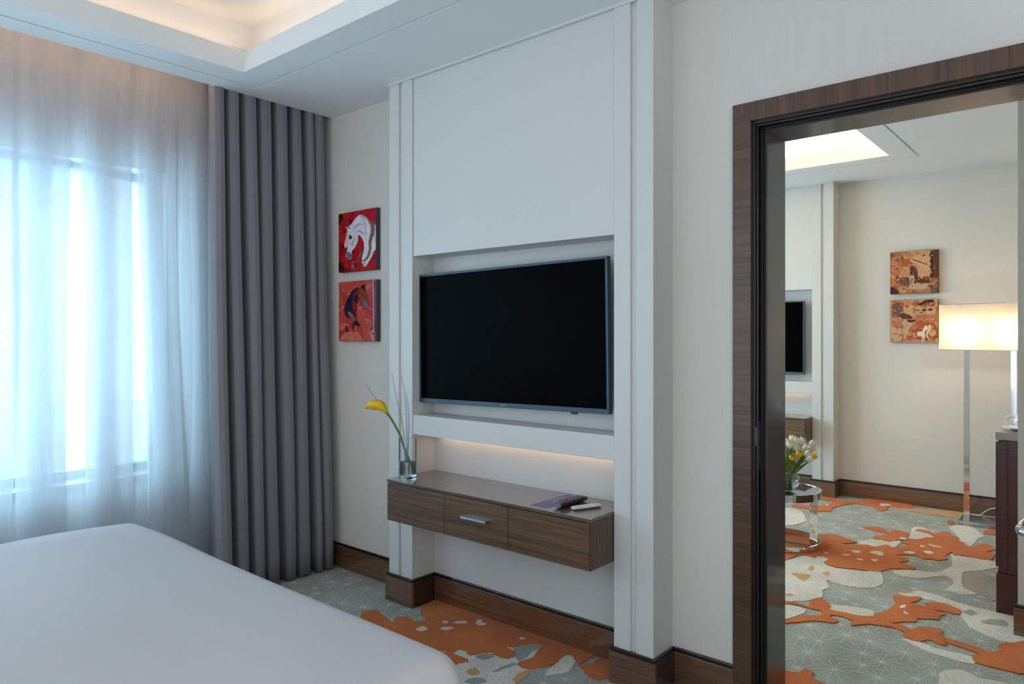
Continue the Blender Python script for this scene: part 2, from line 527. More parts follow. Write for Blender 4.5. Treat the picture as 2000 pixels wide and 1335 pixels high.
patch('orange_motif', M['orange'], [(440, 487), (520, 478), (545, 500), (605, 546), (628, 520), (680, 517), (722, 528), (724, 543), (760, 543), (803, 530), (795, 517), (772, 503), (768, 470), (785, 447), (855, 430), (900, 425), (1300, 565), (1700, 705), (1765, 730), (1750, 747), (1725, 762), (1682, 792), (1662, 765), (1642, 735), (1600, 735), (1578, 748), (1520, 795), (1440, 805), (1400, 817), (1345, 806), (1328, 788), (1345, 775), (1395, 758), (1420, 745), (1440, 715), (1470, 688), (1440, 672), (1350, 682), (1300, 692), (1255, 688), (1310, 718), (1302, 745), (1255, 757), (1200, 735), (1160, 720), (1050, 738), (1020, 712), (985, 704), (955, 725), (905, 713), (840, 705), (700, 690), (560, 640), (430, 550)], Z1, 0.006)
patch('orange_motif', M['orange'], [(1680, 797), (1750, 788), (1800, 755), (1900, 780), (1910, 860), (1840, 870), (1790, 876), (1740, 862), (1705, 825)], Z1, 0.006)
patch('orange_motif', M['orange'], [(860, 715), (905, 720), (960, 730), (1040, 762), (1038, 775), (990, 785), (950, 797), (880, 800)], Z1, 0.006)
for q in ([(888, 545), (905, 540), (930, 548), (905, 556)], [(960, 552), (985, 542), (1035, 545), (1030, 555), (985, 556)], [(1082, 558), (1095, 537), (1125, 535), (1120, 550), (1152, 558), (1120, 570)],
          [(743, 592), (770, 572), (808, 580), (795, 596), (765, 602)], [(876, 586), (905, 576), (957, 580), (940, 592), (900, 595)], [(1332, 645), (1350, 637), (1372, 641), (1350, 650)]):
    patch('cream_fleck', M['cream'], q, Z1, 0.0066, 2)
# lounge
for q in ([(-80, 500), (40, 515), (140, 488), (210, 492), (300, 505), (270, 535), (290, 555), (350, 572), (540, 592), (640, 598), (660, 670), (600, 700), (500, 700), (420, 690), (350, 672), (280, 650), (300, 700), (250, 720), (260, 760), (180, 785), (60, 790), (-80, 785)],
          [(485, 402), (560, 383), (640, 386), (780, 395), (720, 440), (590, 428), (520, 418)],
          [(835, 345), (860, 300), (930, 308), (1000, 340), (1000, 380), (900, 390), (830, 384)],
          [(1095, 300), (1200, 290), (1260, 310), (1320, 360), (1280, 380), (1230, 430), (1160, 388), (1150, 360)],
          [(300, 850), (320, 815), (480, 830), (590, 850), (590, 892), (500, 888), (400, 868)],
          [(760, 730), (900, 725), (1000, 745), (1150, 800), (1300, 840), (1453, 870), (1620, 880), (1620, 1060), (1453, 1055), (1350, 1020), (1230, 960), (1170, 880), (1100, 840), (1000, 790), (920, 775), (800, 755)],
          [(720, 590), (830, 583), (1000, 600), (1110, 560), (1105, 480), (1180, 495), (1370, 522), (1440, 560), (1300, 590), (1190, 600), (1190, 700), (1290, 745), (1180, 745), (1080, 710), (1120, 680), (1120, 650), (1060, 625), (900, 640), (780, 625)],
          [(780, 1040), (880, 1050), (1000, 1100), (1250, 1160), (1250, 1205), (1130, 1180), (950, 1120), (860, 1075)],
          [(1020, 1290), (1060, 1250), (1180, 1245), (1300, 1300), (1480, 1335), (1500, 1420), (1100, 1440)],
          [(-80, 812), (70, 818), (150, 850), (100, 885), (-80, 925)],
          [(-60, 180), (40, 175), (120, 200), (150, 260), (60, 290), (-60, 285)]):
    patch('cream_motif', M['cream'], q, Z2, 0.003)
for q in ([(1195, 610), (1300, 600), (1420, 640), (1470, 660), (1460, 760), (1380, 790), (1290, 740), (1200, 700)], [(1300, 930), (1360, 912), (1460, 920), (1480, 960), (1380, 950)], [(1180, 860), (1230, 850), (1280, 870), (1240, 890)]):
    patch('warm_grey_motif', M['warmgrey'], q, Z2, 0.0036)
for q in ([(50, 605), (110, 610), (180, 622), (150, 655), (125, 660), (95, 638)], [(158, 580), (178, 560), (205, 565), (200, 588), (180, 596)], [(258, 605), (300, 596), (304, 620), (285, 622)],
          [(690, 165), (800, 172), (900, 182), (1080, 195), (1190, 205), (1200, 245), (1150, 240), (1000, 222), (850, 200), (740, 182)], [(10, 745), (50, 740), (70, 752), (30, 760)], [(760, 728), (820, 722), (860, 730), (800, 740)]):
    patch('tan_motif', M['tan'], q, Z2, 0.0036)
patch('orange_motif', M['orange'], [(-90, 318), (5, 310), (60, 318), (130, 335), (220, 350), (320, 348), (400, 372), (485, 403), (440, 410), (385, 413), (440, 425), (550, 420), (590, 435), (640, 425), (690, 422), (720, 438), (790, 428), (840, 421), (780, 408), (822, 398), (812, 388), (760, 390), (690, 398), (640, 385), (592, 373), (610, 358), (700, 356), (640, 335), (570, 318), (525, 302), (600, 303), (650, 312), (700, 342), (720, 325), (780, 328), (836, 352), (815, 366), (835, 380), (880, 384), (950, 374), (1000, 371), (950, 345), (870, 325), (900, 318), (965, 328), (1005, 350), (1050, 335), (1095, 340), (1105, 358), (1150, 368), (1150, 385), (1190, 410), (1238, 443), (1262, 425), (1340, 418), (1370, 430), (1408, 455), (1335, 466), (1400, 482), (1370, 520), (1290, 512), (1180, 490), (1130, 490), (1110, 468), (1062, 495), (1090, 515), (1030, 524), (980, 516), (930, 514), (870, 492), (735, 486), (818, 508), (822, 526), (765, 540), (870, 568), (862, 583), (760, 581), (700, 578), (640, 596), (540, 590), (470, 580), (350, 570), (285, 550), (270, 535), (298, 512), (225, 492), (205, 506), (140, 490), (90, 490), (30, 518), (-90, 540)], Z2, 0.006, 2)
patch('orange_motif', M['orange'], [(-110, 785), (0, 795), (70, 800), (172, 828), (180, 795), (220, 772), (270, 778), (285, 800), (315, 830), (302, 851), (400, 868), (500, 890), (590, 892), (622, 875), (700, 852), (712, 835), (740, 805), (720, 760), (780, 758), (820, 772), (870, 762), (910, 770), (890, 790), (838, 805), (875, 812), (920, 828), (948, 824), (932, 803), (1000, 800), (1080, 812), (1140, 840), (1170, 855), (1160, 880), (1100, 870), (1060, 860), (985, 852), (1080, 880), (1030, 890), (1020, 912), (940, 910), (882, 908), (865, 930), (800, 930), (745, 936), (690, 932), (790, 955), (850, 985), (900, 965), (960, 965), (1040, 980), (1050, 1000), (1042, 1028), (1150, 1060), (1280, 1100), (1360, 1130), (1420, 1125), (1425, 1080), (1500, 1070), (1640, 1060), (1640, 1270), (1453, 1248), (1300, 1210), (1245, 1180), (1247, 1157), (1282, 1141), (1180, 1100), (1100, 1075), (1045, 1058), (1073, 1076), (1058, 1085), (1000, 1065), (960, 1050), (900, 1060), (830, 1045), (790, 1020), (798, 1000), (740, 970), (660, 960), (560, 945), (460, 955), (440, 940), (465, 925), (400, 897), (320, 884), (305, 898), (358, 915), (358, 930), (320, 938), (240, 925), (170, 925), (90, 932), (20, 940), (-20, 930), (60, 905), (130, 890), (248, 889), (250, 858), (180, 842), (70, 815), (-110, 808)], Z2, 0.006, 2)
patch('orange_motif', M['orange'], [(-200, 1230), (0, 1250), (60, 1265), (120, 1260), (140, 1238), (200, 1265), (180, 1300), (250, 1325), (330, 1380), (250, 1440), (-100, 1450), (-260, 1380)], Z2, 0.006)
patch('orange_motif', M['orange'], [(185, 97), (250, 93), (330, 106), (352, 124), (500, 130), (540, 116), (600, 118), (700, 132), (850, 158), (862, 180), (780, 176), (682, 170), (686, 185), (650, 198), (610, 185), (590, 167), (520, 154), (430, 150), (322, 180), (315, 200), (204, 196), (213, 184), (130, 180), (60, 166), (60, 155), (130, 154), (200, 164), (290, 152), (345, 140), (262, 122), (192, 116)], Z2, 0.006, 2)
patch('orange_motif', M['orange'], [(1320, 332), (1350, 322), (1430, 325), (1500, 340), (1500, 362), (1400, 356), (1330, 346)], Z2, 0.006)
patch('orange_motif', M['orange'], [(1080, 262), (1105, 256), (1128, 272), (1105, 285)], Z2, 0.006)
for q in ([(448, 460), (500, 462), (505, 476), (475, 474)], [(560, 470), (620, 462), (660, 475), (655, 496), (610, 486)], [(380, 482), (440, 486), (440, 493), (400, 492)], [(790, 470), (840, 465), (875, 472), (840, 482)], [(920, 465), (970, 464), (992, 478), (960, 484)], [(950, 415), (1010, 430), (1050, 440), (1000, 438)],
          [(480, 513), (530, 518), (510, 525)], [(575, 518), (625, 518), (610, 535)], [(770, 830), (800, 818), (812, 830), (785, 843)], [(790, 868), (805, 863), (825, 882), (805, 880)], [(765, 372), (810, 376), (800, 388), (770, 384)], [(900, 425), (935, 432), (915, 438)], [(265, 470), (305, 475), (280, 482)], [(635, 150), (690, 152), (710, 162), (650, 166)], [(280, 152), (300, 158), (290, 166)]):
    patch('cream_fleck', M['cream'], q, Z2, 0.0066, 2)


def wall(name, boxes, mat='paper'):
    return tag(obj(name, B(*boxes), M[mat]), kind='structure')


DX0, DX1, DZ = -1.09, -0.06, 2.22         # rough opening of the doorway
wall('wall_front', [(-4.4, DX0, Y_W, 2.86, 0, 2.95), (DX1, 1.15, Y_W, 2.86, 0, 2.95), (DX0, DX1, Y_W, 2.86, DZ, 2.95)])
WZ0, WZ1 = 0.64, 2.316                     # window opening heights


def window_wall(name, y0, y1, o0, o1):
    return wall(name, [(X_L - 0.3, X_L, y0, o0, 0, 3.05), (X_L - 0.3, X_L, o1, y1, 0, 3.05), (X_L - 0.3, X_L, o0, o1, 0, WZ0), (X_L - 0.3, X_L, o0, o1, WZ1, 3.05)])


window_wall('wall_left', -1.6, Y_W, -1.15, 1.80)
# the unseen side behind the camera is left open so sky light fills the bedroom
window_wall('wall_lounge_left', 2.86, Y_W2, 3.65, 5.85)
wall('wall_far', [(-4.4, 0.9, Y_W2, Y_W2 + 0.12, 0, 3.1)])
wall('wall_lounge_right', [(0.20, 0.30, 4.335, Y_W2, 0, 3.1), (0.80, 0.90, 2.86, 4.085, 0, 3.1)])
wall('wall_pier', [(-0.3685, 0.90, 4.085, 4.335, 0, Z_C)])


def ceiling(name, x0, x1, y0, y1, t, pocket):
    """dropped ceiling with a stepped tray; t = tray rectangle; pocket = x of the curtain pocket edge"""
    tx0, tx1, ty0, ty1 = t
    zc, zg, zf, zt = Z_C, Z_C + 0.022, Z_C + 0.106, 3.03
    bm = bmesh.new()

    def ring(o, i, za, zb):
        box(bm, o[0], o[1], o[2], i[2], za, zb); box(bm, o[0], o[1], i[3], o[3], za, zb)
        box(bm, o[0], i[0], i[2], i[3], za, zb); box(bm, i[1], o[1], i[2], i[3], za, zb)

    def grow(r, g): return (r[0] - g, r[1] + g, r[2] - g, r[3] + g)
    full = (pocket, x1, y0, y1)
    ring(full, grow(t, 0.173), zc, zg)                        # outer field, a shadow groove, then the border of the tray
    ring(grow(t, 0.159), t, zc, zg)
    ring(full, t, zg, zf)
    r = grow(t, 0.12)
    ring((x0, x1, y0, y1), r, zf + 0.06, zt)                  # upper recess above the light ledge
    ring(full, grow(t, 0.125), zf, zf + 0.06)
    box(bm, x0 - 0.3, x1 + 0.1, y0 - 0.1, y1 + 0.1, zt, zt + 0.06)
    o = obj(name, bm, M['ceiling'])
    tag(o, kind='structure')
    return r, zf


t1 = (-3.393, 0.35, -0.95, 1.877)
t2 = (-3.60, -1.31, 3.70, 5.85)
ceiling('ceiling', X_L, 1.05, -1.6, Y_W, t1, -3.70)
ceiling('ceiling_lounge', X_L, 0.80, 2.86, Y_W2, t2, -3.70)


def cove(name, t, power, color):
    """strip lights lying on the ledge behind the tray's edge"""
    x0, x1, y0, y1 = t
    z = Z_C + 0.106 + 0.012
    up = (math.pi, 0, 0)
    per = 2 * (x1 - x0 + y1 - y0)
    for nm, c, sx, sy in (('n', ((x0 + x1) / 2, y1 + 0.055), x1 - x0, 0.03), ('s', ((x0 + x1) / 2, y0 - 0.055), x1 - x0, 0.03),
                          ('w', (x0 - 0.055, (y0 + y1) / 2), 0.03, y1 - y0), ('e', (x1 + 0.055, (y0 + y1) / 2), 0.03, y1 - y0)):
        area(name, (c[0], c[1], z), up, sx, sy, power * max(sx, sy) / per * 2, color)


WARM = (1.0, 0.66, 0.42)
cove('cove_strip_bedroom', t1, 2.8, WARM)
cove('cove_strip_lounge', t2, 32, (1.0, 0.78, 0.42))

# ------------------------------------------------------------------ television walls (same joinery in both rooms)
BH = 0.146           # skirting height
PF = 2.472           # pilaster front
PX = (-2.969, -2.786, -1.565, -1.3855)
SH0, SH1 = 0.893, 0.994
NT = 1.8125


def tv_wall(name, ox, oy):
    r = thing(name, (-2.175 + ox, Y_W + oy, 0), kind='structure')

    def S(*bs): return B(*[(a + ox, b + ox, c + oy, d + oy, e, f) for a, b, c, d, e, f in bs])
    for (a, b, g0, g1) in ((PX[0], PX[1], -2.892, -2.867), (PX[2], PX[3], -1.4886, -1.462)):
        p = obj('pilaster', S((a, b, PF + 0.012, Y_W, 0, Z_C)), M['paint'], r)
        obj('strip', S((a, g0, PF, PF + 0.012, 0.14, Z_C)), M['paint'], p, bevel=0.0015)
        obj('strip', S((g1, b, PF, PF + 0.012, 0.14, Z_C)), M['paint'], p, bevel=0.0015)
    a, b = PX[1] + 0.0035, PX[2] - 0.002
    obj('niche_back', S((PX[1], PX[2], Y_W - 0.003, Y_W, BH - 0.01, NT)), M['paint'], r)
    obj('upper_panel', S((a, b, PF + 0.006, Y_W, NT, Z_C)), M['paint'], r, bevel=0.0015)
    obj('niche_shelf', S((PX[1], PX[2], PF + 0.006, Y_W, SH0, SH1)), M['paint'], r, bevel=0.0015)
    obj('top_moulding', S((PX[0] + 0.002, PX[3] - 0.002, PF - 0.008, PF, Z_C - 0.014, Z_C)), M['paint'], r)
    # dark skirting round the foot of the joinery
    return r


tv_wall('trim_1', 0, 0)
tv_wall('trim_2', SHIFT.x, SHIFT.y)
area('shelf_strip', (-2.175, 2.60, 0.889), (0, 0, 0), 1.1, 0.02, 0.35, WARM)
area('shelf_strip_lounge', (-2.175 + SHIFT.x, 2.60 + SHIFT.y, 0.889), (0, 0, 0), 1.1, 0.02, 0.3, WARM)



def skirting(name, runs):
    """runs: (axis, fixed face coordinate, from, to, outward sign) ; board 15 mm thick with a dark cap"""
    r = thing(name, (runs[0][2], runs[0][1], 0) if runs[0][0] == 'x' else (runs[0][1], runs[0][2], 0), kind='structure')
    for ax, f, a, b, s in runs:
        lo, hi = sorted((f, f + s * 0.015)); lo2, hi2 = sorted((f, f + s * 0.012))
        if ax == 'x':
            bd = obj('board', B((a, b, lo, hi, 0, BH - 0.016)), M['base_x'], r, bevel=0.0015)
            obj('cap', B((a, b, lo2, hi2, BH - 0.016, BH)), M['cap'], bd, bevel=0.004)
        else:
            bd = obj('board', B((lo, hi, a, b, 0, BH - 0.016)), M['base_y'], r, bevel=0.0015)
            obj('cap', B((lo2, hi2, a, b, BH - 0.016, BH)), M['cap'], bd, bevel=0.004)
    return r


def tv_skirting(name, ox, oy, xl, xr):
    W = Y_W + oy
    F = PF + oy
    a, b, c, d = [v + ox for v in PX]
    e = 0.015
    skirting(name, [('x', W, xl, a - e, -1), ('x', F, a - e, b + e, -1), ('y', a, F, W, -1), ('y', b, F, W, 1), ('x', W, b + e, c - e, -1),
                    ('y', c, F, W, -1), ('x', F, c - e, d + e, -1), ('y', d, F, W, 1), ('x', W, d + e, xr, -1)])


tv_skirting('baseboard_front', 0, 0, -4.09, -1.125)
tv_skirting('baseboard_far', SHIFT.x, SHIFT.y, -4.09, 0.19)
skirting('baseboard_pier', [('x', 4.085, -0.3835, 0.79, -1), ('y', -0.3685, 4.085, 4.335, -1)])
skirting('baseboard_left', [('y', X_L, -1.59, Y_W - 0.02, 1)])

# ------------------------------------------------------------------ windows
def window(name, y0, y1, mull, blind=None):
    cy = (y0 + y1) / 2
    r = thing(name, (X_L - 0.16, cy, WZ0), kind='structure')
    xa, xb = X_L - 0.20, X_L - 0.14
    w = 0.045
    obj('sill', B((X_L - 0.14, X_L + 0.025, y0 - 0.02, y1 + 0.02, WZ0 - 0.03, WZ0 + 0.004)), M['stone'], r, bevel=0.003)
    fr = bmesh.new()
    for b in ((xa, xb, y0, y1, WZ0, WZ0 + w), (xa, xb, y0, y1, WZ1 - w, WZ1), (xa, xb, y0, y0 + w, WZ0 + w, WZ1 - w), (xa, xb, y1 - w, y1, WZ0 + w, WZ1 - w)):
        box(fr, *b)
    obj('window_frame', fr, M['window_frame'], r)
    edges = [y0 + w] + mull + [y1 - w]
    for m in mull:
        obj('mullion', B((xa, xb, m - 0.025, m + 0.025, WZ0 + w, WZ1 - w)), M['window_frame'], r)
    for i, (a, b) in enumerate(zip(edges, edges[1:])):
        a2 = a + (0.025 if i else 0); b2 = b - (0.025 if i < len(edges) - 2 else 0)
        obj('pane', B((X_L - 0.172, X_L - 0.168, a2, b2, WZ0 + w, WZ1 - w)), M['pane'], r)
    return r


window('window_1', -1.15, 1.80, [-0.15, 0.70, 1.53])
window('window_2', 3.65, 5.85, [4.75])
bl = thing('roller_blind', (X_L - 0.11, 1.115, 2.12), 'pale roller blind lowered slightly at the top of the window behind voile', 'blind')
obj('blind_fabric', B((X_L - 0.106, X_L - 0.104, 0.72, 1.51, 2.13, 2.30)), M['blind'], bl)
obj('bottom_bar', B((X_L - 0.112, X_L - 0.098, 0.72, 1.51, 2.115, 2.13)), M['blind'], bl)
bmr = bmesh.new(); tube(bmr, [(X_L - 0.105, 0.72, 2.298), (X_L - 0.105, 1.51, 2.298)], 0.016, 12)
obj('roller', bmr, M['window_frame'], bl)
rail = thing('balcony_rail', (X_L - 0.62, 0.3, 0.0), 'pale grey balcony rail seen through the window', 'railing')
obj('handrail', B((X_L - 0.65, X_L - 0.58, -1.6, 2.6, 0.955, 1.0)), M['rail'], rail)
for k in range(8):
    y = -1.4 + k * 0.55
    obj('post', B((X_L - 0.635, X_L - 0.595, y - 0.02, y + 0.02, 0.0, 0.955)), M['rail'], rail)
obj('balcony_floor', B((X_L - 0.70, X_L - 0.30, -1.6, 2.6, -0.1, 0.0)), M['rail'], rail)

# ------------------------------------------------------------------ curtains
def curtain(name, mat, x_c, y0, y1, folds, depth, over, z0, z1, lean, seed, label, thick=0.0, steps=14, zs=26, parent=None, wander=0.3, fan=None):
    rnd = random.Random(seed)
    ph = [rnd.uniform(0, 6.28) for _ in range(6)]
    dv = [rnd.uniform(0.65, 1.25) for _ in range(folds + 2)]
    wv = [rnd.uniform(0.75, 1.3) for _ in range(folds)]
    tot = sum(wv); acc = [0]
    for w in wv: acc.append(acc[-1] + w / tot)
    bm = bmesh.new()
    rows = []
    N = folds * steps
    for j in range(zs + 1):
        tz = j / zs
        z = z1 + (z0 - z1) * tz
        row = []
        for i in range(N + 1):
            k = min(i // steps, folds - 1)
            f = (i - k * steps) / steps
            phi = 2 * math.pi * f
            base = acc[k] + (acc[k + 1] - acc[k]) * f
            pitch = (acc[k + 1] - acc[k]) * (y1 - y0)
            dd = depth * (dv[k] * (1 - f) + dv[k + 1] * f) * (0.75 + 0.35 * tz)
            wob = wander * math.sin(base * 17 + tz * 2.2 + ph[0]) * tz + 0.5 * wander * math.sin(base * 41 + tz * 4 + ph[1]) * tz
            x = x_c - dd * math.cos(phi + 0.4 * wob) + lean * tz + 0.004 * math.sin(tz * 9 + base * 60 + ph[2])
            yy = y0 + base * (y1 - y0) + over * pitch * math.sin(2 * phi) * 0.5 - over * pitch * 0.6 * math.sin(phi) + wob * pitch * 0.35
            if fan:
                yy += fan(base, tz)
            row.append(bm.verts.new((x, yy, z)))
        rows.append(row)
    for a, b in zip(rows, rows[1:]):
        for i in range(N):
            bm.faces.new((a[i], a[i + 1], b[i + 1], b[i]))
    o = obj(name, bm, mat, parent, smooth=True)
    if thick:
        md = o.modifiers.new('solid', 'SOLIDIFY'); md.thickness = thick
    return o


def pleats(parent, x_c, y0, y1, folds, depth, z0, z1, lean, seed, steps=24, zs=20):
    """heavy lined curtain: broad rounded fronts, narrow deep valleys"""
    rnd = random.Random(seed)
    w = [rnd.uniform(0.75, 1.3) for _ in range(folds)]
    tot = sum(w); acc = [0.0]
    for v in w: acc.append(acc[-1] + v / tot)
    dv = [rnd.uniform(0.8, 1.15) for _ in range(folds)]
    sway = [rnd.uniform(-1, 1) for _ in range(folds + 1)]
    keys = [(0.0, 0.0, 0.1), (0.10, 0.05, 0.85), (0.30, 0.32, 1.0), (0.50, 0.58, 0.95), (0.58, 0.66, 0.6), (0.66, 0.65, -0.7), (0.74, 0.68, -2.0), (0.86, 0.97, -2.0), (0.94, 0.99, -0.7), (1.0, 1.0, 0.1)]

    def key(f):
        for a, b in zip(keys, keys[1:]):
            if f <= b[0]:
                t = (f - a[0]) / (b[0] - a[0])
                t = t * t * (3 - 2 * t)
                return a[1] + (b[1] - a[1]) * t, a[2] + (b[2] - a[2]) * t
        return 1.0, 0.2
    bm = bmesh.new(); rows = []
    for j in range(zs + 1):
        tz = j / zs; z = z1 + (z0 - z1) * tz; row = []
        for k in range(folds):
            for i in range(steps + (1 if k == folds - 1 else 0)):
                f = i / steps
                py, pxx = key(f)
                pitch = (acc[k + 1] - acc[k]) * (y1 - y0)
                sw = (sway[k] * (1 - f) + sway[k + 1] * f) * math.sin(tz * 2.6 + k) * 0.012
                yy = y0 + acc[k] * (y1 - y0) + py * pitch + sw
                x = x_c + depth * dv[k] * pxx * (0.85 + 0.2 * tz) + lean * tz + 0.003 * math.sin(tz * 8 + k * 2.1)
                if tz > 0.94 and pxx > 0: x -= 0.006 * (tz - 0.94) / 0.06
                row.append(bm.verts.new((x, yy, z)))
        rows.append(row)
    for a, b in zip(rows, rows[1:]):
        for i in range(len(a) - 1): bm.faces.new((a[i], a[i + 1], b[i + 1], b[i]))
    o = obj('drape', bm, M['drape'], parent, smooth=True)
    md = o.modifiers.new('solid', 'SOLIDIFY'); md.thickness = 0.003
    # stitched line above the hem, following the same folds
    st = bmesh.new(); top = []; 
    tz = (z1 - 0.15) / (z1 - z0)
    jr = tz * zs; j0 = int(jr); fr = jr - j0
    me = o.data
    n = len(rows[0]); off = WLOC[o.name]
    A = [me.vertices[j0 * n + i].co.lerp(me.vertices[(j0 + 1) * n + i].co, fr) + off + Vector((0.0016, -0.0004, 0)) for i in range(n)]
    for p, q in zip(A, A[1:]):
        v = [st.verts.new(c) for c in (p, q, q + Vector((0.0012, 0, 0.003)), p + Vector((0.0012, 0, 0.003)))]
        st.faces.new(v)
    obj('hem_stitch', st, M['drape'], o)
    return o


dr = thing('blackout_curtain', (-3.72, 2.24, 0.0), 'floor length charcoal grey curtain gathered in the corner by the horse canvases', 'curtain')
pleats(dr, -3.765, 1.875, 2.600, 8, 0.070, 0.012, 2.93, 0.10, 5)
sh = thing('sheer_curtain', (-3.86, 0.4, 0.0), 'white translucent voile curtain hanging full height across the window', 'curtain')
curtain('voile', M['sheer'], -3.965, -1.45, 1.90, 14, 0.030, 0.85, 0.015, 2.93, 0.03, 11, None, steps=16, zs=30, parent=sh, wander=0.55)
tr = thing('curtain_track', (-3.85, 0.5, 2.94), 'white double curtain track hidden in the ceiling pocket', 'curtain track')
obj('rail_profile', B((-3.90, -3.87, -1.5, 2.0, 2.935, 2.968)), M['white_plastic'], tr)
obj('rail_profile', B((-3.80, -3.77, -1.5, 2.6, 2.935, 2.968)), M['white_plastic'], tr)
area('pocket_strip', (-3.745, 0.5, 2.90), (0, math.radians(-60), 0), 0.02, 3.6, 7.0, (1.0, 0.62, 0.36))

# ------------------------------------------------------------------ doorway
dw = thing('door_1', (-0.57, Y_W, 0), kind='structure')
AX0, AX1, AZ0, AZ1 = -1.124, -1.054, 2.2046, 2.275     # architrave
RXm = -0.10                                          # right edge of the opening
def miter(bm, pts, y0, y1):
    f = [bm.verts.new((x, y0, z)) for x, z in pts]; b = [bm.verts.new((x, y1, z)) for x, z in pts]
    bm.faces.new(f); bm.faces.new(b[::-1])
    for i in range(len(f)):
        bm.faces.new((f[i], f[(i + 1) % len(f)], b[(i + 1) % len(f)], b[i]))
    return bm
R0, R1 = RXm + 0.004, RXm + 0.074
for y0, y1 in ((2.610, Y_W), (2.86, 2.878)):
    obj('architrave', miter(bmesh.new(), [(AX0, 0), (AX1, 0), (AX1, AZ0), (AX0, AZ1)], y0, y1), M['casing'], dw, bevel=0.0012)
    obj('architrave', miter(bmesh.new(), [(AX1, AZ0), (R0, AZ0), (R1, AZ1), (AX0, AZ1)], y0, y1), M['wood_z'], dw, bevel=0.0012)
    obj('architrave', miter(bmesh.new(), [(R0, 0), (R1, 0), (R1, AZ1), (R0, AZ0)], y0, y1), M['casing'], dw, bevel=0.0012)
JX = -1.045
obj('jamb', B((DX0, JX, Y_W, 2.878, 0, DZ)), M['jamb'], dw)
obj('jamb', B((RXm - 0.0, DX1, Y_W, 2.878, 0, DZ)), M['jamb'], dw)
obj('head_jamb', B((JX, RXm, Y_W, 2.878, 2.196, DZ)), M['head'], dw)
obj('bead', B((JX, JX + 0.006, 2.642, 2.652, 0, 2.19)), M['cap'], dw, bevel=0.002)
obj('bead', B((JX, RXm, 2.642, 2.652, 2.188, 2.196)), M['cap'], dw, bevel=0.002)
obj('door_stop', B((JX, -1.02, 2.686, 2.878, 0, 2.175)), M['jamb'], dw, bevel=0.002)
obj('door_stop', B((-0.125, RXm, 2.686, 2.878, 0, 2.175)), M['jamb'], dw, bevel=0.002)
obj('head_stop', B((-1.045, RXm, 2.686, 2.878, 2.175, 2.196)), M['head'], dw, bevel=0.002)
sb = bmesh.new(); box(sb, JX, JX + 0.011, 2.676, 2.686, 0, 2.185); obj('seal', sb, M['seal'], dw, bevel=0.003)
sb = bmesh.new(); box(sb, JX, RXm, 2.676, 2.686, 2.183, 2.196); obj('seal', sb, M['seal'], dw, bevel=0.003)
sp = B((JX, JX + 0.003, 2.655, 2.675, 0.895, 0.93), (JX, JX + 0.003, 2.655, 2.675, 0.985, 1.005), (JX, JX + 0.003, 2.655, 2.675, 1.045, 1.075),
       (JX, JX + 0.003, 2.655, 2.660, 0.93, 1.045), (JX, JX + 0.003, 2.670, 2.675, 0.93, 1.045), (JX, JX + 0.003, 2.634, 2.655, 0.99, 1.058))
obj('strike_plate', sp, M['steel'], dw, label='dull steel strike plate with two slots')
leaf = obj('door_leaf', B((-0.098, -0.056, 1.70, 2.60, 0.008, 2.18)), M['door'], dw, bevel=0.002)
hb = bmesh.new()
tube(hb, [(-0.098, 1.785, 1.0), (-0.106, 1.785, 1.0)], 0.026, 20)
tube(hb, spline([(-0.104, 1.785, 1.0), (-0.13, 1.785, 1.0), (-0.152, 1.79, 1.0), (-0.158, 1.81, 1.0), (-0.159, 1.86, 0.999), (-0.157, 1.92, 0.996)], 5), [0.011] * 6 + [0.010] * 6 + [0.010] * 5 + [0.009] * 8 + [0.008], 12)
obj('lever_handle', hb, M['chrome'], leaf, smooth=True, label='chrome lever handle')

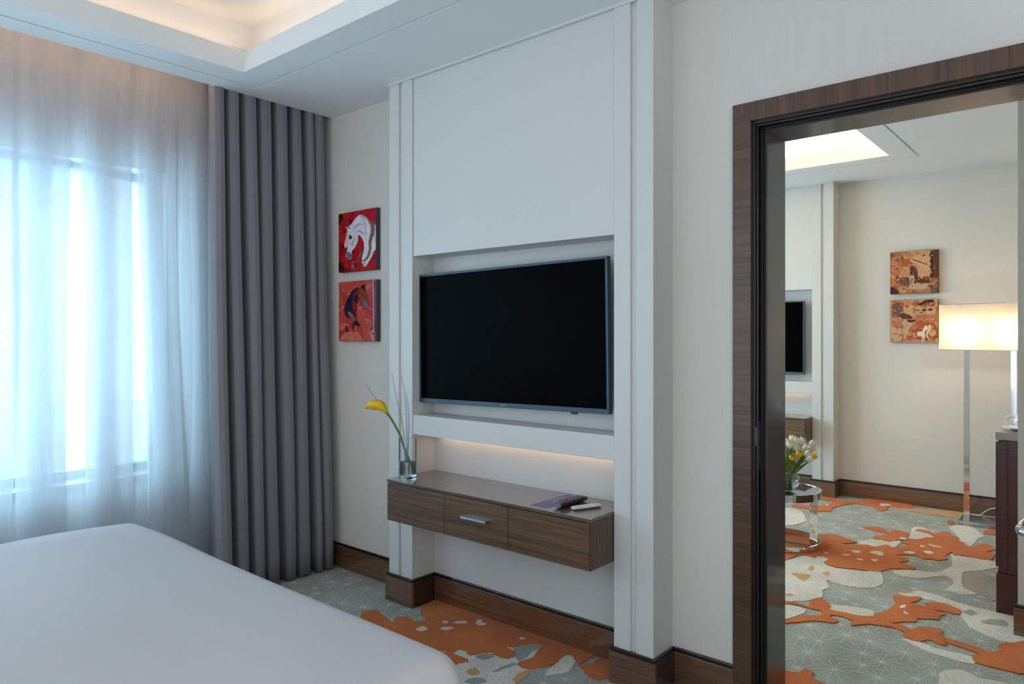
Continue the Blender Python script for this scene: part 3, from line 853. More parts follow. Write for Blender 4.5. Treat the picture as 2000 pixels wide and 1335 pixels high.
# ------------------------------------------------------------------ bed
bed = thing('bed', (-2.24, 0.25, 0), 'large bed covered with a smooth white duvet', 'bed')
obj('bed_base', B((-3.16, -1.32, -0.80, 1.18, 0.0, 0.30)), M['bedbase'], bed, bevel=0.02)
obj('mattress', B((-3.19, -1.29, -0.82, 1.21, 0.30, 0.50)), M['mattress'], bed, bevel=0.05, segs=4)
def duvet():
    bm = bmesh.new()
    x0, x1, y0, y1 = -3.28, -1.264, -0.85, 1.325
    rr = 0.085
    nx, ny = 64, 64
    # section parameters: hang, round edge, flat, round edge, hang
    def prof(a, b, n, hang0, hang1):
        out = []
        for k in range(7): out.append((a - 0.010 * (1 - k / 6), -hang0 * (1 - k / 6)))
        for k in range(1, 7):
            t = k / 6 * math.pi / 2
            out.append((a + rr - rr * math.cos(t), rr * math.sin(t)))
        m = n
        for k in range(1, m):
            out.append((a + rr + (b - a - 2 * rr) * k / m, rr))
        for k in range(0, 7):
            t = k / 6 * math.pi / 2
            out.append((b - rr + rr * math.sin(t), rr * math.cos(t)))
        for k in range(1, 7): out.append((b + 0.010 * k / 6, -hang1 * k / 6))
        return out
    px = prof(x0, x1, 40, 0.36, 0.36)
    py = prof(y0, y1, 40, 0.36, 0.36)
    zt = 0.60
    grid = []
    for (y, dy) in py:
        row = []
        for (x, dx) in px:
            # height offset from the top plane: the larger drop of the two directions
            hx, hy = rr - dx, rr - dy
            h = math.hypot(min(hx, rr), min(hy, rr))
            h = min(h, rr) + max(0, hx - rr) + max(0, hy - rr) if (hx <= rr or hy <= rr) else rr + max(hx, hy) - rr
            z = zt - h
            # corners drawn in
            xx, yy = x, y
            cx = min(max(x, x0 + 0.07), x1 - 0.07); cy = min(max(y, y0 + 0.07), y1 - 0.07)
            d = Vector((x - cx, y - cy))
            if abs(d.x) > 1e-5 and abs(d.y) > 1e-5:
                L = d.length; m = max(abs(d.x), abs(d.y))
                xx, yy = cx + d.x * m / L, cy + d.y * m / L
            n1 = noise.noise(Vector((x * 1.6, y * 1.6, 3.1))) * 0.016 + noise.noise(Vector((x * 4, y * 4, 1.7))) * 0.004
            e = min(x - x0, x1 - x, y - y0, y1 - y)
            z += n1 * min(1, max(0, e * 4)) + 0.034 * math.exp(-((x - x0 - 0.35) ** 2 + (y - y1 + 0.40) ** 2) / 0.14)
            if z < 0.5:
                k = (0.5 - z) * 0.06
                f = math.sin((xx + yy) * 16 + 0.6) * k
                if abs(hy) > abs(hx): yy += f
                else: xx += f
            row.append(bm.verts.new((xx, yy, z)))
        grid.append(row)
    for a, b in zip(grid, grid[1:]):
        for i in range(len(a) - 1):
            bm.faces.new((a[i], a[i + 1], b[i + 1], b[i]))
    return bm
dv = obj('duvet', duvet(), M['linen'], bed, smooth=True)
s = dv.modifiers.new('sub', 'SUBSURF'); s.levels = s.render_levels = 1

# ------------------------------------------------------------------ television sets
def text_mesh(txt, size):
    cu = bpy.data.curves.new('lettering', 'FONT')
    cu.body = txt; cu.size = size; cu.align_x = 'CENTER'; cu.align_y = 'CENTER'; cu.extrude = 0.0003
    cu.resolution_u = 2
    ob = bpy.data.objects.new('tmp_lettering', cu)
    COL.objects.link(ob)
    dg = bpy.context.evaluated_depsgraph_get()
    me = bpy.data.meshes.new_from_object(ob.evaluated_get(dg))
    bpy.data.objects.remove(ob); bpy.data.curves.remove(cu)
    return me


def television(ox, oy, roll, cx, cz, label):
    yf = 2.520 + oy
    w, h = 1.166, 0.662
    c = Vector((cx + ox, 0, cz))
    t = thing('television', (c.x, Y_W + oy - 0.05, cz), label, 'television')
    rm = Matrix.Translation(c) @ Matrix.Rotation(roll, 4, 'Y')

    def Q(bm):
        for v in bm.verts:
            v.co = rm @ v.co
        return bm
    b = 0.012; bb = 0.022
    bz = obj('bezel', Q(B((-w / 2, w / 2, yf, yf + 0.028, -h / 2, -h / 2 + bb), (-w / 2, w / 2, yf, yf + 0.028, h / 2 - b, h / 2), (-w / 2, -w / 2 + b, yf, yf + 0.028, -h / 2 + bb, h / 2 - b), (w / 2 - b, w / 2, yf, yf + 0.028, -h / 2 + bb, h / 2 - b))), M['bezel'], t, bevel=0.002)
    obj('screen', Q(B((-w / 2 + b, w / 2 - b, yf + 0.004, yf + 0.02, -h / 2 + bb, h / 2 - b))), M['screen'], t)
    obj('back_shell', Q(B((-w / 2 + 0.03, w / 2 - 0.03, yf + 0.02, yf + 0.055, -h / 2 + 0.04, h / 2 - 0.04))), M['tvback'], t, bevel=0.01)
    obj('wall_bracket', Q(B((-0.2, 0.2, yf + 0.055, Y_W + oy - 0.004, -0.12, 0.12))), M['tvback'], t)
    me = text_mesh('SAMSUNG', 0.0062)
    bm = bmesh.new(); bm.from_mesh(me)
    for v in bm.verts:
        v.co = rm @ Vector((v.co.x * 1.05 - 0.002, yf - 0.0004 - v.co.z, v.co.y - h / 2 + 0.011))
    obj('maker_lettering', bm, M['print_white'], bz)
    obj('sensor', Q(B((0.385, 0.415, yf + 0.002, yf + 0.018, -h / 2 - 0.009, -h / 2))), M['sensor'], t, bevel=0.003)
    return t


television(0, 0, math.radians(-0.85), -2.207, 1.396, 'large black flat television in the niche above the floating console by the bed')
television(SHIFT.x, SHIFT.y, 0.0, -2.23, 1.386, 'black flat television seen partly through the doorway beside the tulips')

# ------------------------------------------------------------------ floating consoles
def console(ox, oy, label):
    t = thing('floating_console', (-2.1755 + ox, 2.4675 + oy, 0.486), label, 'console')

    def S(*bs): return B(*[(a + ox, b + ox, c + oy, d + oy, e, f) for a, b, c, d, e, f in bs])
    xa, xb, yf, z0, z1 = PX[1] + 0.002, PX[2] - 0.002, 2.305, 0.486, 0.689
    obj('carcass', S((xa + 0.002, xb - 0.024, yf + 0.022, Y_W - 0.004, z0 + 0.002, z1 - 0.016)), M['wood_x'], t)
    obj('side_panel', S((xb - 0.022, xb, yf + 0.004, Y_W - 0.004, z0, z1 - 0.015)), M['wood_z'], t, bevel=0.001)
    obj('top', S((xa, xb, yf - 0.002, Y_W - 0.004, z1 - 0.014, z1)), M['top'], t, bevel=0.0015)
    cuts = [xa, -2.3755, -1.9885, xb - 0.004]
    for k in range(3):
        d = obj('drawer_front', S((cuts[k] + 0.0015, cuts[k + 1] - 0.0015, yf, yf + 0.018, z0, z1 - 0.018)), M['wood_x'], t, bevel=0.001)
        if k == 1:
            hx0, hx1 = -2.245, -2.095
            obj('handle', S((hx0, hx1, yf - 0.030, yf, 0.592, 0.597), (hx0, hx1, yf - 0.030, yf - 0.027, 0.584, 0.592)), M['satin'], d, bevel=0.001, label='flat brushed chrome pull')
    return t


console(0, 0, 'floating dark zebra wood console with three drawer fronts below the bedroom television')
console(SHIFT.x, SHIFT.y, 'dark wood console end seen through the doorway behind the tulips')

# ------------------------------------------------------------------ canvases
def canvas(c, w, yf, depth, label, quad, bgmat, edge, layers, strokes=(), over=()):
    """c = (x centre, z centre) ; layers: (name, material, outline in the zoomed view of the photograph)"""
    t = thing('canvas_painting', (c[0], yf + depth, c[1]), label, 'painting')
    x0, x1, z0, z1 = c[0] - w / 2, c[0] + w / 2, c[1] - w / 2, c[1] + w / 2
    obj('canvas', B((x0, x1, yf, yf + depth, z0, z1)), edge, t, bevel=0.002)
    obj('painted_ground', B((x0 + 0.001, x1 - 0.001, yf - 0.0004, yf, z0 + 0.001, z1 - 0.001)), bgmat, t)
    (tlx, tly), (trx, try_), (blx, bly), (brx, bry) = quad

    def dabs(name, mats, n, yy, lo, hi, seed, zone=(0, 1, 0, 1)):
        """short irregular dabs of paint, far too many to pick apart"""
        rd = random.Random(seed); bm = bmesh.new()
        for q in range(n):
            cx = x0 + w * rd.uniform(zone[0] + 0.05, zone[1] - 0.05); cz = z0 + w * rd.uniform(zone[2] + 0.05, zone[3] - 0.05)
            an = rd.uniform(0, math.pi); L = rd.uniform(lo, hi) * w; W = L * rd.uniform(0.2, 0.5)
            vs = []
            for k in range(8):
                a = 2 * math.pi * k / 8; j = rd.uniform(0.7, 1.2)
                px, pz = math.cos(a) * L * j, math.sin(a) * W * j
                X = min(max(cx + px * math.cos(an) - pz * math.sin(an), x0 + 0.001), x1 - 0.001)
                Zz = min(max(cz + px * math.sin(an) + pz * math.cos(an), z0 + 0.001), z1 - 0.001)
                vs.append(bm.verts.new((X, yy - q * 1e-6, Zz)))
            f = bm.faces.new(vs); f.material_index = rd.randrange(len(mats))
        tag(obj(name, bm, list(mats), t), kind='stuff')
    if strokes: dabs('ground_brushwork', strokes, 90, yf - 0.0006, 0.03, 0.11, int(c[1] * 1000))

    def uv(x, y):
        s, q = 0.5, 0.5
        for _ in range(6):
            ty, by = tly + (try_ - tly) * s, bly + (bry - bly) * s
            q = (y - ty) / (by - ty)
            lx, rx = tlx + (blx - tlx) * q, trx + (brx - trx) * q
            s = (x - lx) / (rx - lx)
        return min(max(s, 0.002), 0.998), min(max(q, 0.002), 0.998)
    k = 1
    for nm, mt, pts in layers:
        k += 1
        yy = yf - 0.0004 - 0.00025 * k
        w3 = []
        for x, y in pts:
            s, q = uv(x, y)
            w3.append(Vector((x0 + s * (x1 - x0), yy, z1 - q * (z1 - z0))))
        w3 = closed_smooth(w3, 3)
        for v in w3:
            v.x = min(max(v.x, x0 + 0.001), x1 - 0.001); v.z = min(max(v.z, z0 + 0.001), z1 - 0.001)
        bm = bmesh.new()
        slab_poly(bm, w3, (0, 0.00022, 0))
        obj(nm, bm, mt, t)
    if over: dabs('surface_brushwork', over, 110, yf - 0.0004 - 0.00025 * (k + 1), 0.012, 0.045, int(c[1] * 777))
    return t


def circ(cx, cy, rx, ry, n=14): return [(cx + rx * math.cos(2 * math.pi * i / n), cy + ry * math.sin(2 * math.pi * i / n)) for i in range(n)]


P_ = {
    'red': painted('crimson_brushwork', [(70, 8, 16), (168, 16, 26), (190, 30, 44), (150, 24, 40)], 7),
    'dark': painted('black_red_brushwork', [(24, 8, 12), (60, 10, 18), (30, 8, 12)], 16),
    'white': painted('white_horse_paint', [(196, 188, 204), (224, 218, 226), (236, 230, 234)], 18),
    'dark2': painted('deep_red_brushwork', [(96, 10, 18), (140, 14, 24)], 20), 'red3': painted('bright_red_brushwork', [(176, 24, 34), (196, 40, 54)], 20), 'coral2': painted('warm_coral_brushwork', [(164, 40, 42), (190, 66, 58)], 20),
    'shade': plain('lilac_grey_paint', (164, 154, 176), 0.6), 'ink': plain('ink_paint', (28, 30, 44), 0.6),
    'pinkw': plain('pinkish_white_paint', (222, 186, 198), 0.6),
    'muzzle': painted('slate_paint', [(40, 46, 66), (110, 120, 140), (60, 70, 90)], 60),
    'harness': painted('harness_paint', [(30, 40, 62), (60, 84, 104), (190, 110, 80), (40, 52, 74)], 70),
    'red2': painted('coral_brushwork', [(150, 30, 36), (184, 58, 56), (196, 84, 70), (172, 40, 48)], 6),
    'navy': painted('navy_paint', [(18, 16, 34), (34, 30, 58), (20, 18, 30)], 30),
    'bay': painted('bay_paint', [(96, 34, 30), (150, 66, 48), (128, 96, 80)], 50),
    'rust': painted('rust_paint', [(92, 22, 24), (140, 44, 38)], 30),
    'maroon': plain('maroon_paint', (84, 14, 24), 0.6),
    'haze': painted('pale_dust_paint', [(184, 76, 66), (204, 118, 102), (190, 92, 78)], 12),
    'lilac': plain('lilac_stripe_paint', (186, 176, 204), 0.6), 'violet': plain('violet_line_paint', (96, 70, 130), 0.6),
}
Q1 = ((60, 215), (715, 95), (75, 1275), (740, 1215))
canvas((-3.4125, 1.958), 0.353, 2.598, 0.032, 'square crimson canvas painted with a white horse head, upper one beside the curtain', Q1, P_['red'], M['canvas_edge'], [
    ('dark_corner', P_['dark'], [(62, 225), (120, 215), (150, 280), (110, 360), (70, 430)]),
    ('dark_corner', P_['dark'], [(78, 1080), (130, 1100), (190, 1230), (170, 1262), (80, 1270)]),
    ('horse', P_['white'], [(455, 225), (520, 245), (575, 290), (620, 360), (650, 350), (690, 380), (725, 440), (736, 560), (736, 840), (700, 890), (660, 1000), (600, 1110), (560, 1168), (525, 1160), (500, 1090), (495, 1020), (520, 900), (530, 820), (525, 740), (500, 670), (470, 620), (430, 590), (420, 640), (425, 690), (395, 760), (360, 830), (310, 890), (320, 960), (315, 1010), (280, 1035), (230, 1010), (205, 980), (210, 930), (235, 870), (240, 780), (245, 690), (235, 600), (225, 540), (225, 480), (195, 435), (230, 445), (262, 430), (290, 400), (330, 350), (370, 290), (410, 250)]),
    ('forelock', P_['pinkw'], [(228, 480), (212, 600), (175, 770), (200, 830), (235, 790), (246, 640), (250, 520)]),
    ('mane_shade', P_['shade'], [(455, 230), (470, 270), (560, 310), (620, 400), (600, 330), (540, 265)]),
    ('mane_shade', P_['shade'], [(510, 300), (540, 480), (560, 640), (555, 480), (530, 330)]),
    ('neck_crease', P_['shade'], [(345, 460), (400, 400), (460, 380), (510, 420), (460, 405), (400, 430), (365, 480)]),
    ('neck_crease', P_['shade'], [(395, 545), (440, 500), (490, 530), (510, 600), (480, 560), (440, 530)]),
    ('ear', P_['ink'], [(205, 430), (250, 445), (300, 490), (255, 470)]),
    ('eye', P_['ink'], circ(288, 635, 26, 38)),
    ('cheek_line', P_['shade'], [(345, 600), (355, 690), (330, 760), (370, 770), (340, 780), (310, 765), (340, 690)]),
    ('muzzle', P_['muzzle'], [(218, 925), (260, 895), (320, 950), (312, 1008), (280, 1028), (228, 1002)]),
    ('harness', P_['harness'], [(595, 325), (630, 330), (660, 345), (700, 400), (705, 560), (660, 700), (660, 850), (625, 980), (570, 1050), (470, 1080), (430, 1060), (540, 1040), (590, 970), (620, 850), (610, 720), (640, 560), (640, 430), (615, 370)]),
    ('strap', P_['harness'], [(425, 1060), (450, 960), (505, 860), (522, 880), (475, 990), (440, 1050), (400, 1100), (375, 1095)]),
    ('tassel', P_['harness'], [(325, 1075), (360, 1075), (355, 1120), (380, 1180), (340, 1215), (300, 1170), (315, 1130)]),
    ('chest_line', P_['shade'], [(540, 1060), (555, 1100), (545, 1165), (535, 1120)]),
], strokes=(P_['red'], P_['dark2'], P_['red3']))
Q2 = ((78, 110), (805, 58), (100, 1250), (820, 1250))
canvas((-3.4105, 1.5465), 0.354, 2.598, 0.032, 'square coral canvas painted with a dark bay horse, lower one beside the curtain', Q2, P_['red2'], M['canvas_edge'], [
    ('dust', P_['haze'], [(130, 1230), (180, 1120), (260, 1080), (380, 1060), (480, 1080), (560, 1230), (350, 1246)]),
    ('dust', P_['haze'], [(110, 960), (200, 900), (300, 930), (220, 1000), (120, 1040)]),
    ('foreleg', P_['maroon'], [(230, 960), (265, 960), (290, 1085), (255, 1070), (228, 1040)]),
    ('foreleg', P_['maroon'], [(350, 900), (420, 880), (445, 930), (400, 1000), (400, 1070), (370, 1020), (365, 960)]),
    ('mane', P_['navy'], [(490, 208), (400, 235), (330, 310), (270, 430), (235, 510), (215, 560), (200, 620), (220, 740), (260, 790), (330, 800), (390, 870), (470, 965), (512, 940), (480, 880), (450, 820), (430, 720), (380, 650), (360, 560), (365, 430), (385, 340), (430, 270), (480, 225)]),
    ('neck', P_['rust'], [(480, 222), (430, 270), (385, 340), (365, 430), (360, 560), (380, 650), (437, 720), (450, 560), (470, 430), (480, 340), (500, 290), (510, 230)]),
    ('throat', P_['navy'], [(385, 440), (430, 375), (472, 330), (470, 440), (452, 560), (430, 480)]),
    ('head', P_['bay'], [(500, 215), (530, 205), (560, 190), (600, 205), (630, 300), (640, 400), (675, 520), (665, 600), (640, 615), (600, 575), (560, 520), (545, 480), (500, 440), (480, 380), (490, 300)]),
    ('ears', P_['navy'], [(525, 210), (562, 150), (568, 185), (615, 148), (602, 220), (615, 275), (580, 255)]),
    ('muzzle', P_['muzzle'], [(560, 500), (610, 470), (655, 515), (672, 590), (640, 613), (600, 570)]),
    ('eye', P_['ink'], circ(560, 350, 20, 16)),
    ('bridle', P_['ink'], [(480, 460), (545, 520), (540, 545), (460, 590), (455, 582), (530, 535)]),
    ('harness', P_['harness'], [(300, 670), (350, 700), (430, 790), (450, 850), (400, 860), (340, 790), (270, 700)]),
    ('side_stripe', P_['violet'], [(742, 66), (776, 64), (794, 650), (800, 1030), (764, 1030), (758, 600)]),
    ('side_stripe', P_['lilac'], [(750, 66), (768, 64), (784, 650), (788, 1030), (774, 1030), (766, 600)]),
    ('medallion', P_['lilac'], circ(770, 1095, 28, 62)),
    ('medallion', P_['ink'], circ(772, 1100, 16, 30)),
    ('medallion', P_['lilac'], circ(774, 1200, 16, 45)),
], strokes=(P_['red2'], P_['haze'], P_['coral2']))
A_ = {
    'brown': painted('umber_brushwork', [(96, 52, 34), (150, 96, 66), (176, 124, 90), (112, 60, 42)], 14),
    'ochre': painted('ochre_brushwork', [(140, 84, 44), (186, 128, 84), (196, 150, 112), (160, 80, 44)], 12),
    'sand': painted('sand_paint', [(176, 128, 92), (206, 164, 124), (190, 142, 104)], 25),
    'umber': painted('dark_umber_paint', [(60, 32, 24), (96, 56, 40), (72, 40, 30)], 40),
    'plum': painted('plum_paint', [(72, 48, 46), (124, 90, 78), (64, 40, 38)], 60),
    'pale': painted('pale_stone_paint', [(176, 140, 114), (206, 174, 146)], 50),
    'rose': painted('rose_paint', [(158, 80, 62), (190, 120, 92), (164, 64, 54)], 40),
    'white': plain('cream_white_paint', (226, 212, 196), 0.6),
    'black': painted('charred_paint', [(44, 28, 26), (84, 44, 32)], 50),
    'flame': painted('flame_paint', [(186, 84, 44), (214, 120, 80)], 50),
    'rust': painted('burnt_orange_paint', [(140, 66, 36), (176, 92, 54), (120, 52, 34)], 30),
}
Q3 = ((112, 185), (1360, 95), (118, 1262), (1362, 1220))
canvas((-1.302, 1.9265), 0.352, Y_W2 - 0.032, 0.032, 'square brown canvas with a painted stone archway, upper one left of the floor lamp', Q3, A_['brown'], M['canvas_edge_brown'], [
    ('sky_wash', A_['ochre'], [(480, 200), (700, 150), (1150, 130), (1180, 400), (900, 420), (640, 440), (560, 330)]),
    ('facade', A_['sand'], [(640, 380), (760, 260), (1100, 250), (1160, 420), (1150, 780), (850, 800), (850, 600), (800, 480), (700, 450)]),
    ('cornice', A_['umber'], [(720, 350), (1080, 480), (1080, 500), (720, 375)]),
    ('balcony', A_['rust'], [(450, 370), (620, 350), (630, 520), (560, 550), (450, 530)]),
    ('brick_wall', A_['ochre'], [(420, 560), (635, 570), (635, 800), (380, 810)]),
    ('archway', A_['umber'], [(645, 560), (690, 520), (770, 540), (830, 640), (850, 780), (840, 950), (760, 970), (750, 780), (650, 780)]),
    ('arch_ring', A_['pale'], [(640, 520), (720, 470), (800, 500), (850, 620), (855, 720), (820, 620), (770, 540), (700, 510), (650, 545)]),
    ('gate', A_['pale'], [(635, 785), (745, 775), (755, 960), (635, 960)]),
    ('shaded_base', A_['umber'], [(850, 830), (1060, 800), (1130, 850), (1120, 960), (850, 960)]),
    ('paving', A_['pale'], [(630, 1010), (760, 975), (1120, 980), (1020, 1130), (640, 1130)]),
    ('foliage', A_['plum'], [(350, 870), (430, 820), (620, 830), (620, 1020), (480, 1050), (390, 980)]),
    ('dark_border', A_['umber'], [(1240, 105), (1355, 98), (1355, 760), (1300, 860), (1240, 700)]),
    ('lace_edge', A_['black'], [(1180, 160), (1230, 150), (1240, 680), (1260, 800), (1200, 850), (1150, 760), (1190, 640), (1150, 560), (1190, 480), (1145, 400), (1190, 320), (1130, 260)]),
    ('dark_corner', A_['black'], [(125, 1080), (250, 1100), (350, 1180), (340, 1250), (125, 1255)]),
    ('dark_corner', A_['plum'], [(1230, 1120), (1355, 1050), (1355, 1215), (1190, 1220)]),
    ('red_wash', A_['rose'], [(150, 400), (290, 390), (420, 560), (380, 700), (250, 820), (160, 700)]),
    ('amber_wash', A_['flame'], [(150, 880), (250, 860), (260, 1040), (160, 1060)]),
], strokes=(A_['ochre'], A_['brown'], A_['rust'], A_['umber'], A_['sand']), over=(A_['brown'], A_['ochre'], A_['umber'], A_['sand'], A_['rust']))
Q4 = ((125, 120), (1410, 75), (125, 1245), (1410, 1245))
canvas((-1.302, 1.524), 0.352, Y_W2 - 0.032, 0.032, 'square ochre collage canvas with two small white horses, lower one left of the floor lamp', Q4, A_['ochre'], M['canvas_edge_brown'], [
    ('tower', A_['plum'], [(190, 300), (230, 190), (330, 160), (440, 220), (480, 380), (470, 560), (200, 560)]),
    ('scroll', A_['sand'], [(500, 260), (580, 200), (700, 230), (900, 300), (1320, 290), (1320, 480), (760, 500), (520, 450)]),
    ('scroll_curl', A_['rust'], circ(590, 270, 60, 50)),
    ('scroll_ornament', A_['umber'], circ(1050, 372, 60, 34)),
    ('scroll_ornament', A_['umber'], circ(1210, 362, 60, 34)),
    ('scroll_ornament', A_['brown'], circ(880, 380, 60, 30)),
    ('dark_wing', A_['black'], [(850, 230), (950, 180), (1080, 110), (1290, 95), (1300, 250), (1080, 260)]),
    ('flame', A_['flame'], [(1130, 240), (1180, 180), (1280, 165), (1300, 210), (1200, 250)]),
    ('shadow_bank', A_['umber'], [(430, 480), (620, 490), (740, 590), (620, 620), (400, 590)]),
    ('rose_band', A_['rose'], [(780, 560), (950, 500), (1330, 500), (1340, 600), (1000, 600), (820, 620)]),
    ('pale_bank', A_['pale'], [(380, 640), (640, 620), (850, 640), (760, 760), (640, 880), (600, 1050), (520, 1180), (470, 1000), (480, 820)]),
    ('ink_mark', A_['black'], [(595, 640), (800, 630), (840, 670), (760, 710), (620, 700)]),
    ('roses', A_['rose'], [(300, 690), (400, 660), (470, 730), (450, 820), (370, 850), (300, 790)]),
    ('pale_field', A_['sand'], [(160, 820), (330, 880), (440, 920), (440, 1200), (180, 1200)]),
    ('medallion', A_['rust'], [(720, 900), (780, 760), (900, 660), (1080, 640), (1280, 720), (1390, 900), (1380, 1080), (1250, 1180), (1000, 1200), (820, 1140), (740, 1040)]),
    ('medallion_arc', A_['rose'], [(690, 960), (740, 760), (860, 660), (770, 800), (730, 960), (780, 1090), (900, 1190), (760, 1140)]),
    ('horse', A_['white'], [(850, 1020), (900, 950), (980, 950), (1060, 810), (1110, 785), (1145, 840), (1130, 910), (1080, 930), (1070, 1040), (1060, 1230), (1040, 1230), (1040, 1090), (1010, 1240), (985, 1230), (990, 1090), (900, 1080)]),
    ('horse', A_['white'], [(1165, 800), (1180, 765), (1230, 800), (1245, 880), (1210, 910), (1160, 980), (1130, 1050), (1185, 1150), (1170, 1180), (1100, 1060), (1120, 950), (1155, 900)]),
    ('horse_rump', A_['sand'], [(1220, 930), (1310, 900), (1360, 980), (1320, 1060), (1220, 1080), (1170, 1010)]),
    ('shell_curl', A_['white'], [(760, 1020), (800, 980), (790, 1040), (850, 1090), (800, 1095)]),
], strokes=(A_['ochre'], A_['brown'], A_['rust'], A_['sand'], A_['rose']), over=(A_['brown'], A_['ochre'], A_['pale'], A_['rust'], A_['sand']))

# ------------------------------------------------------------------ vase with calla on the console
ZT = 0.689
va = thing('square_vase', (-2.722, 2.385, ZT), 'tall square clear glass vase half filled with water on the console', 'vase')
vx, vy, hs = -2.722, 2.385, 0.031
def sqring(h, z): return [(vx - h, vy - h, z), (vx + h, vy - h, z), (vx + h, vy + h, z), (vx - h, vy + h, z)]
def vase_mesh():
    bm = bmesh.new()
    rings = [[bm.verts.new(p) for p in sqring(h, z)] for h, z in ((hs, ZT), (hs, ZT + 0.20), (hs - 0.004, ZT + 0.20), (hs - 0.004, ZT + 0.014))]
    for a, b in zip(rings, rings[1:]):
        for k in range(4): bm.faces.new((a[k], a[(k + 1) % 4], b[(k + 1) % 4], b[k]))
    bm.faces.new(rings[0]); bm.faces.new(rings[-1])
    return bm
obj('glass_body', vase_mesh(), M['glass'], va, bevel=0.0012)
obj('water', B((vx - hs + 0.0038, vx + hs - 0.0038, vy - hs + 0.0038, vy + hs - 0.0038, ZT + 0.0142, ZT + 0.085)), M['water'], va)

DV = 3.575
def pv(x, y, d=DV): return at_depth(700 + x / 5.807, 720 + y / 5.807, d)
ca = thing('calla_lily', (-2.71, 2.385, ZT + 0.02), 'single yellow calla lily leaning left out of the square vase', 'flower')
bm = bmesh.new()
cs = spline([pv(618, 1195, DV), pv(580, 1060, DV), pv(525, 900, DV), pv(480, 770, DV), pv(420, 650, DV), pv(360, 550, DV), pv(318, 495, DV)], 5)
tube(bm, cs, [0.0055] * (len(cs) - 6) + [0.0058, 0.006, 0.0063, 0.0068, 0.0072, 0.0078], 10)
obj('stem', bm, M['stem'], ca, smooth=True)
def spathe():
    # trumpet: axis follows the stem then bends left; the lip opens upward and tapers to a drooping tip
    bm = bmesh.new()
    ax = [pv(318, 498), pv(300, 468), pv(268, 432), pv(225, 408), pv(170, 400), pv(120, 412), pv(68, 448)]
    ax = spline(ax, 5)
    n = len(ax)
    view = Vector((FX, FY, 0)).normalized()
    up = Vector((0, 0, 1))
    rings = []
    for i, p in enumerate(ax):
        t = i / (n - 1)
        tan = (ax[min(i + 1, n - 1)] - ax[max(i - 1, 0)]).normalized()
        nrm = view.cross(tan).normalized()
        if nrm.z < 0: nrm = -nrm
        r = 0.008 + 0.022 * math.sin(min(1, t * 1.25) * math.pi * 0.62) if t < 0.8 else 0.0295 * (1 - t) / 0.2 * 0.95 + 0.0006
        open_ = max(0.0, (t - 0.28) / 0.72) * 1.45
        ring = []
        m = 14
        for k in range(m + 1):
            a = -math.pi / 2 + (k / m - 0.5) * 2 * (math.pi - open_)
            ring.append(bm.verts.new(p + nrm * (math.sin(a) * r * 0.95) + view * (math.cos(a) * r * 1.0)))
        rings.append(ring)
    for a, b in zip(rings, rings[1:]):
        for k in range(len(a) - 1): bm.faces.new((a[k], a[k + 1], b[k + 1], b[k]))
    return bm
so = obj('spathe', spathe(), M['calla'], ca, smooth=True, label='yellow trumpet bloom')
md = so.modifiers.new('solid', 'SOLIDIFY'); md.thickness = 0.0012
bm = bmesh.new(); tube(bm, spline([pv(285, 455), pv(250, 415), pv(215, 395), pv(180, 388)], 4), 0.0035, 8)
obj('spadix', bm, M['spadix'], ca, smooth=True)
blades = [([(530, 1190), (530, 1000), (520, 800), (495, 600), (440, 370), (375, 30)], 'thin dark grass blade leaning furthest left of the three upright ones in the square vase'),
          ([(545, 1195), (550, 1000), (550, 780), (545, 500), (520, 250), (488, 78)], 'thin dark grass blade in the middle of the three upright ones in the square vase'),
          ([(560, 1195), (555, 1000), (568, 800), (572, 560), (560, 400), (545, 262)], 'short dark grass blade on the right in the square vase'),
          ([(560, 1190), (540, 1000), (500, 800), (400, 610), (225, 378), (78, 165)], 'thin dark grass blade pointing left behind the yellow calla bloom')]
for i, (pts, lb) in enumerate(blades):
    dd = DV + (0.012 if i < 3 else 0.018)
    g = tag(obj('grass_blade', bmesh.new(), M['grass']), lb, 'grass blade', 'grass blades in the square vase')
    bm = bmesh.new()
    sp_ = spline([pv(x, y, dd + 0.004 * (i % 3 - 1)) for x, y in pts], 5)
    tube(bm, sp_, [0.0019 - 0.0012 * k / len(sp_) for k in range(len(sp_))], 6)
    bm.to_mesh(g.data); bm.free()

# ------------------------------------------------------------------ things on the right end of the console
def tz(x, y, z=ZT): return on_z(1020 + x * 0.1, 940 + y * 0.1, z)
cd = thing('information_card', tuple(tz(660, 390)), 'purple printed card lying under the black remote on the console', 'card')
bm = bmesh.new()
cp = [tz(160, 458), tz(880, 250), tz(1200, 305), tz(490, 522)]
slab_poly(bm, [p + Vector((0, 0, 0.0008)) for p in cp], (0, 0, -0.0007))
co_ = obj('card_sheet', bm, M['card'], cd)
for k in range(6):                                          # blurred lines of print
    f = 0.2 + 0.11 * k
    a = cp[0].lerp(cp[3], f); b = cp[1].lerp(cp[2], f)
    p, q = a.lerp(b, 0.34 + 0.03 * (k % 3)), a.lerp(b, 0.86 - 0.06 * (k % 2))
    s_ = (cp[3] - cp[0]).normalized() * 0.0016
    bm = bmesh.new(); slab_poly(bm, [v + Vector((0, 0, 0.0010)) for v in (p - s_, q - s_, q + s_, p + s_)], (0, 0, -0.0002))
    obj('print_line', bm, M['card_ink'], co_)


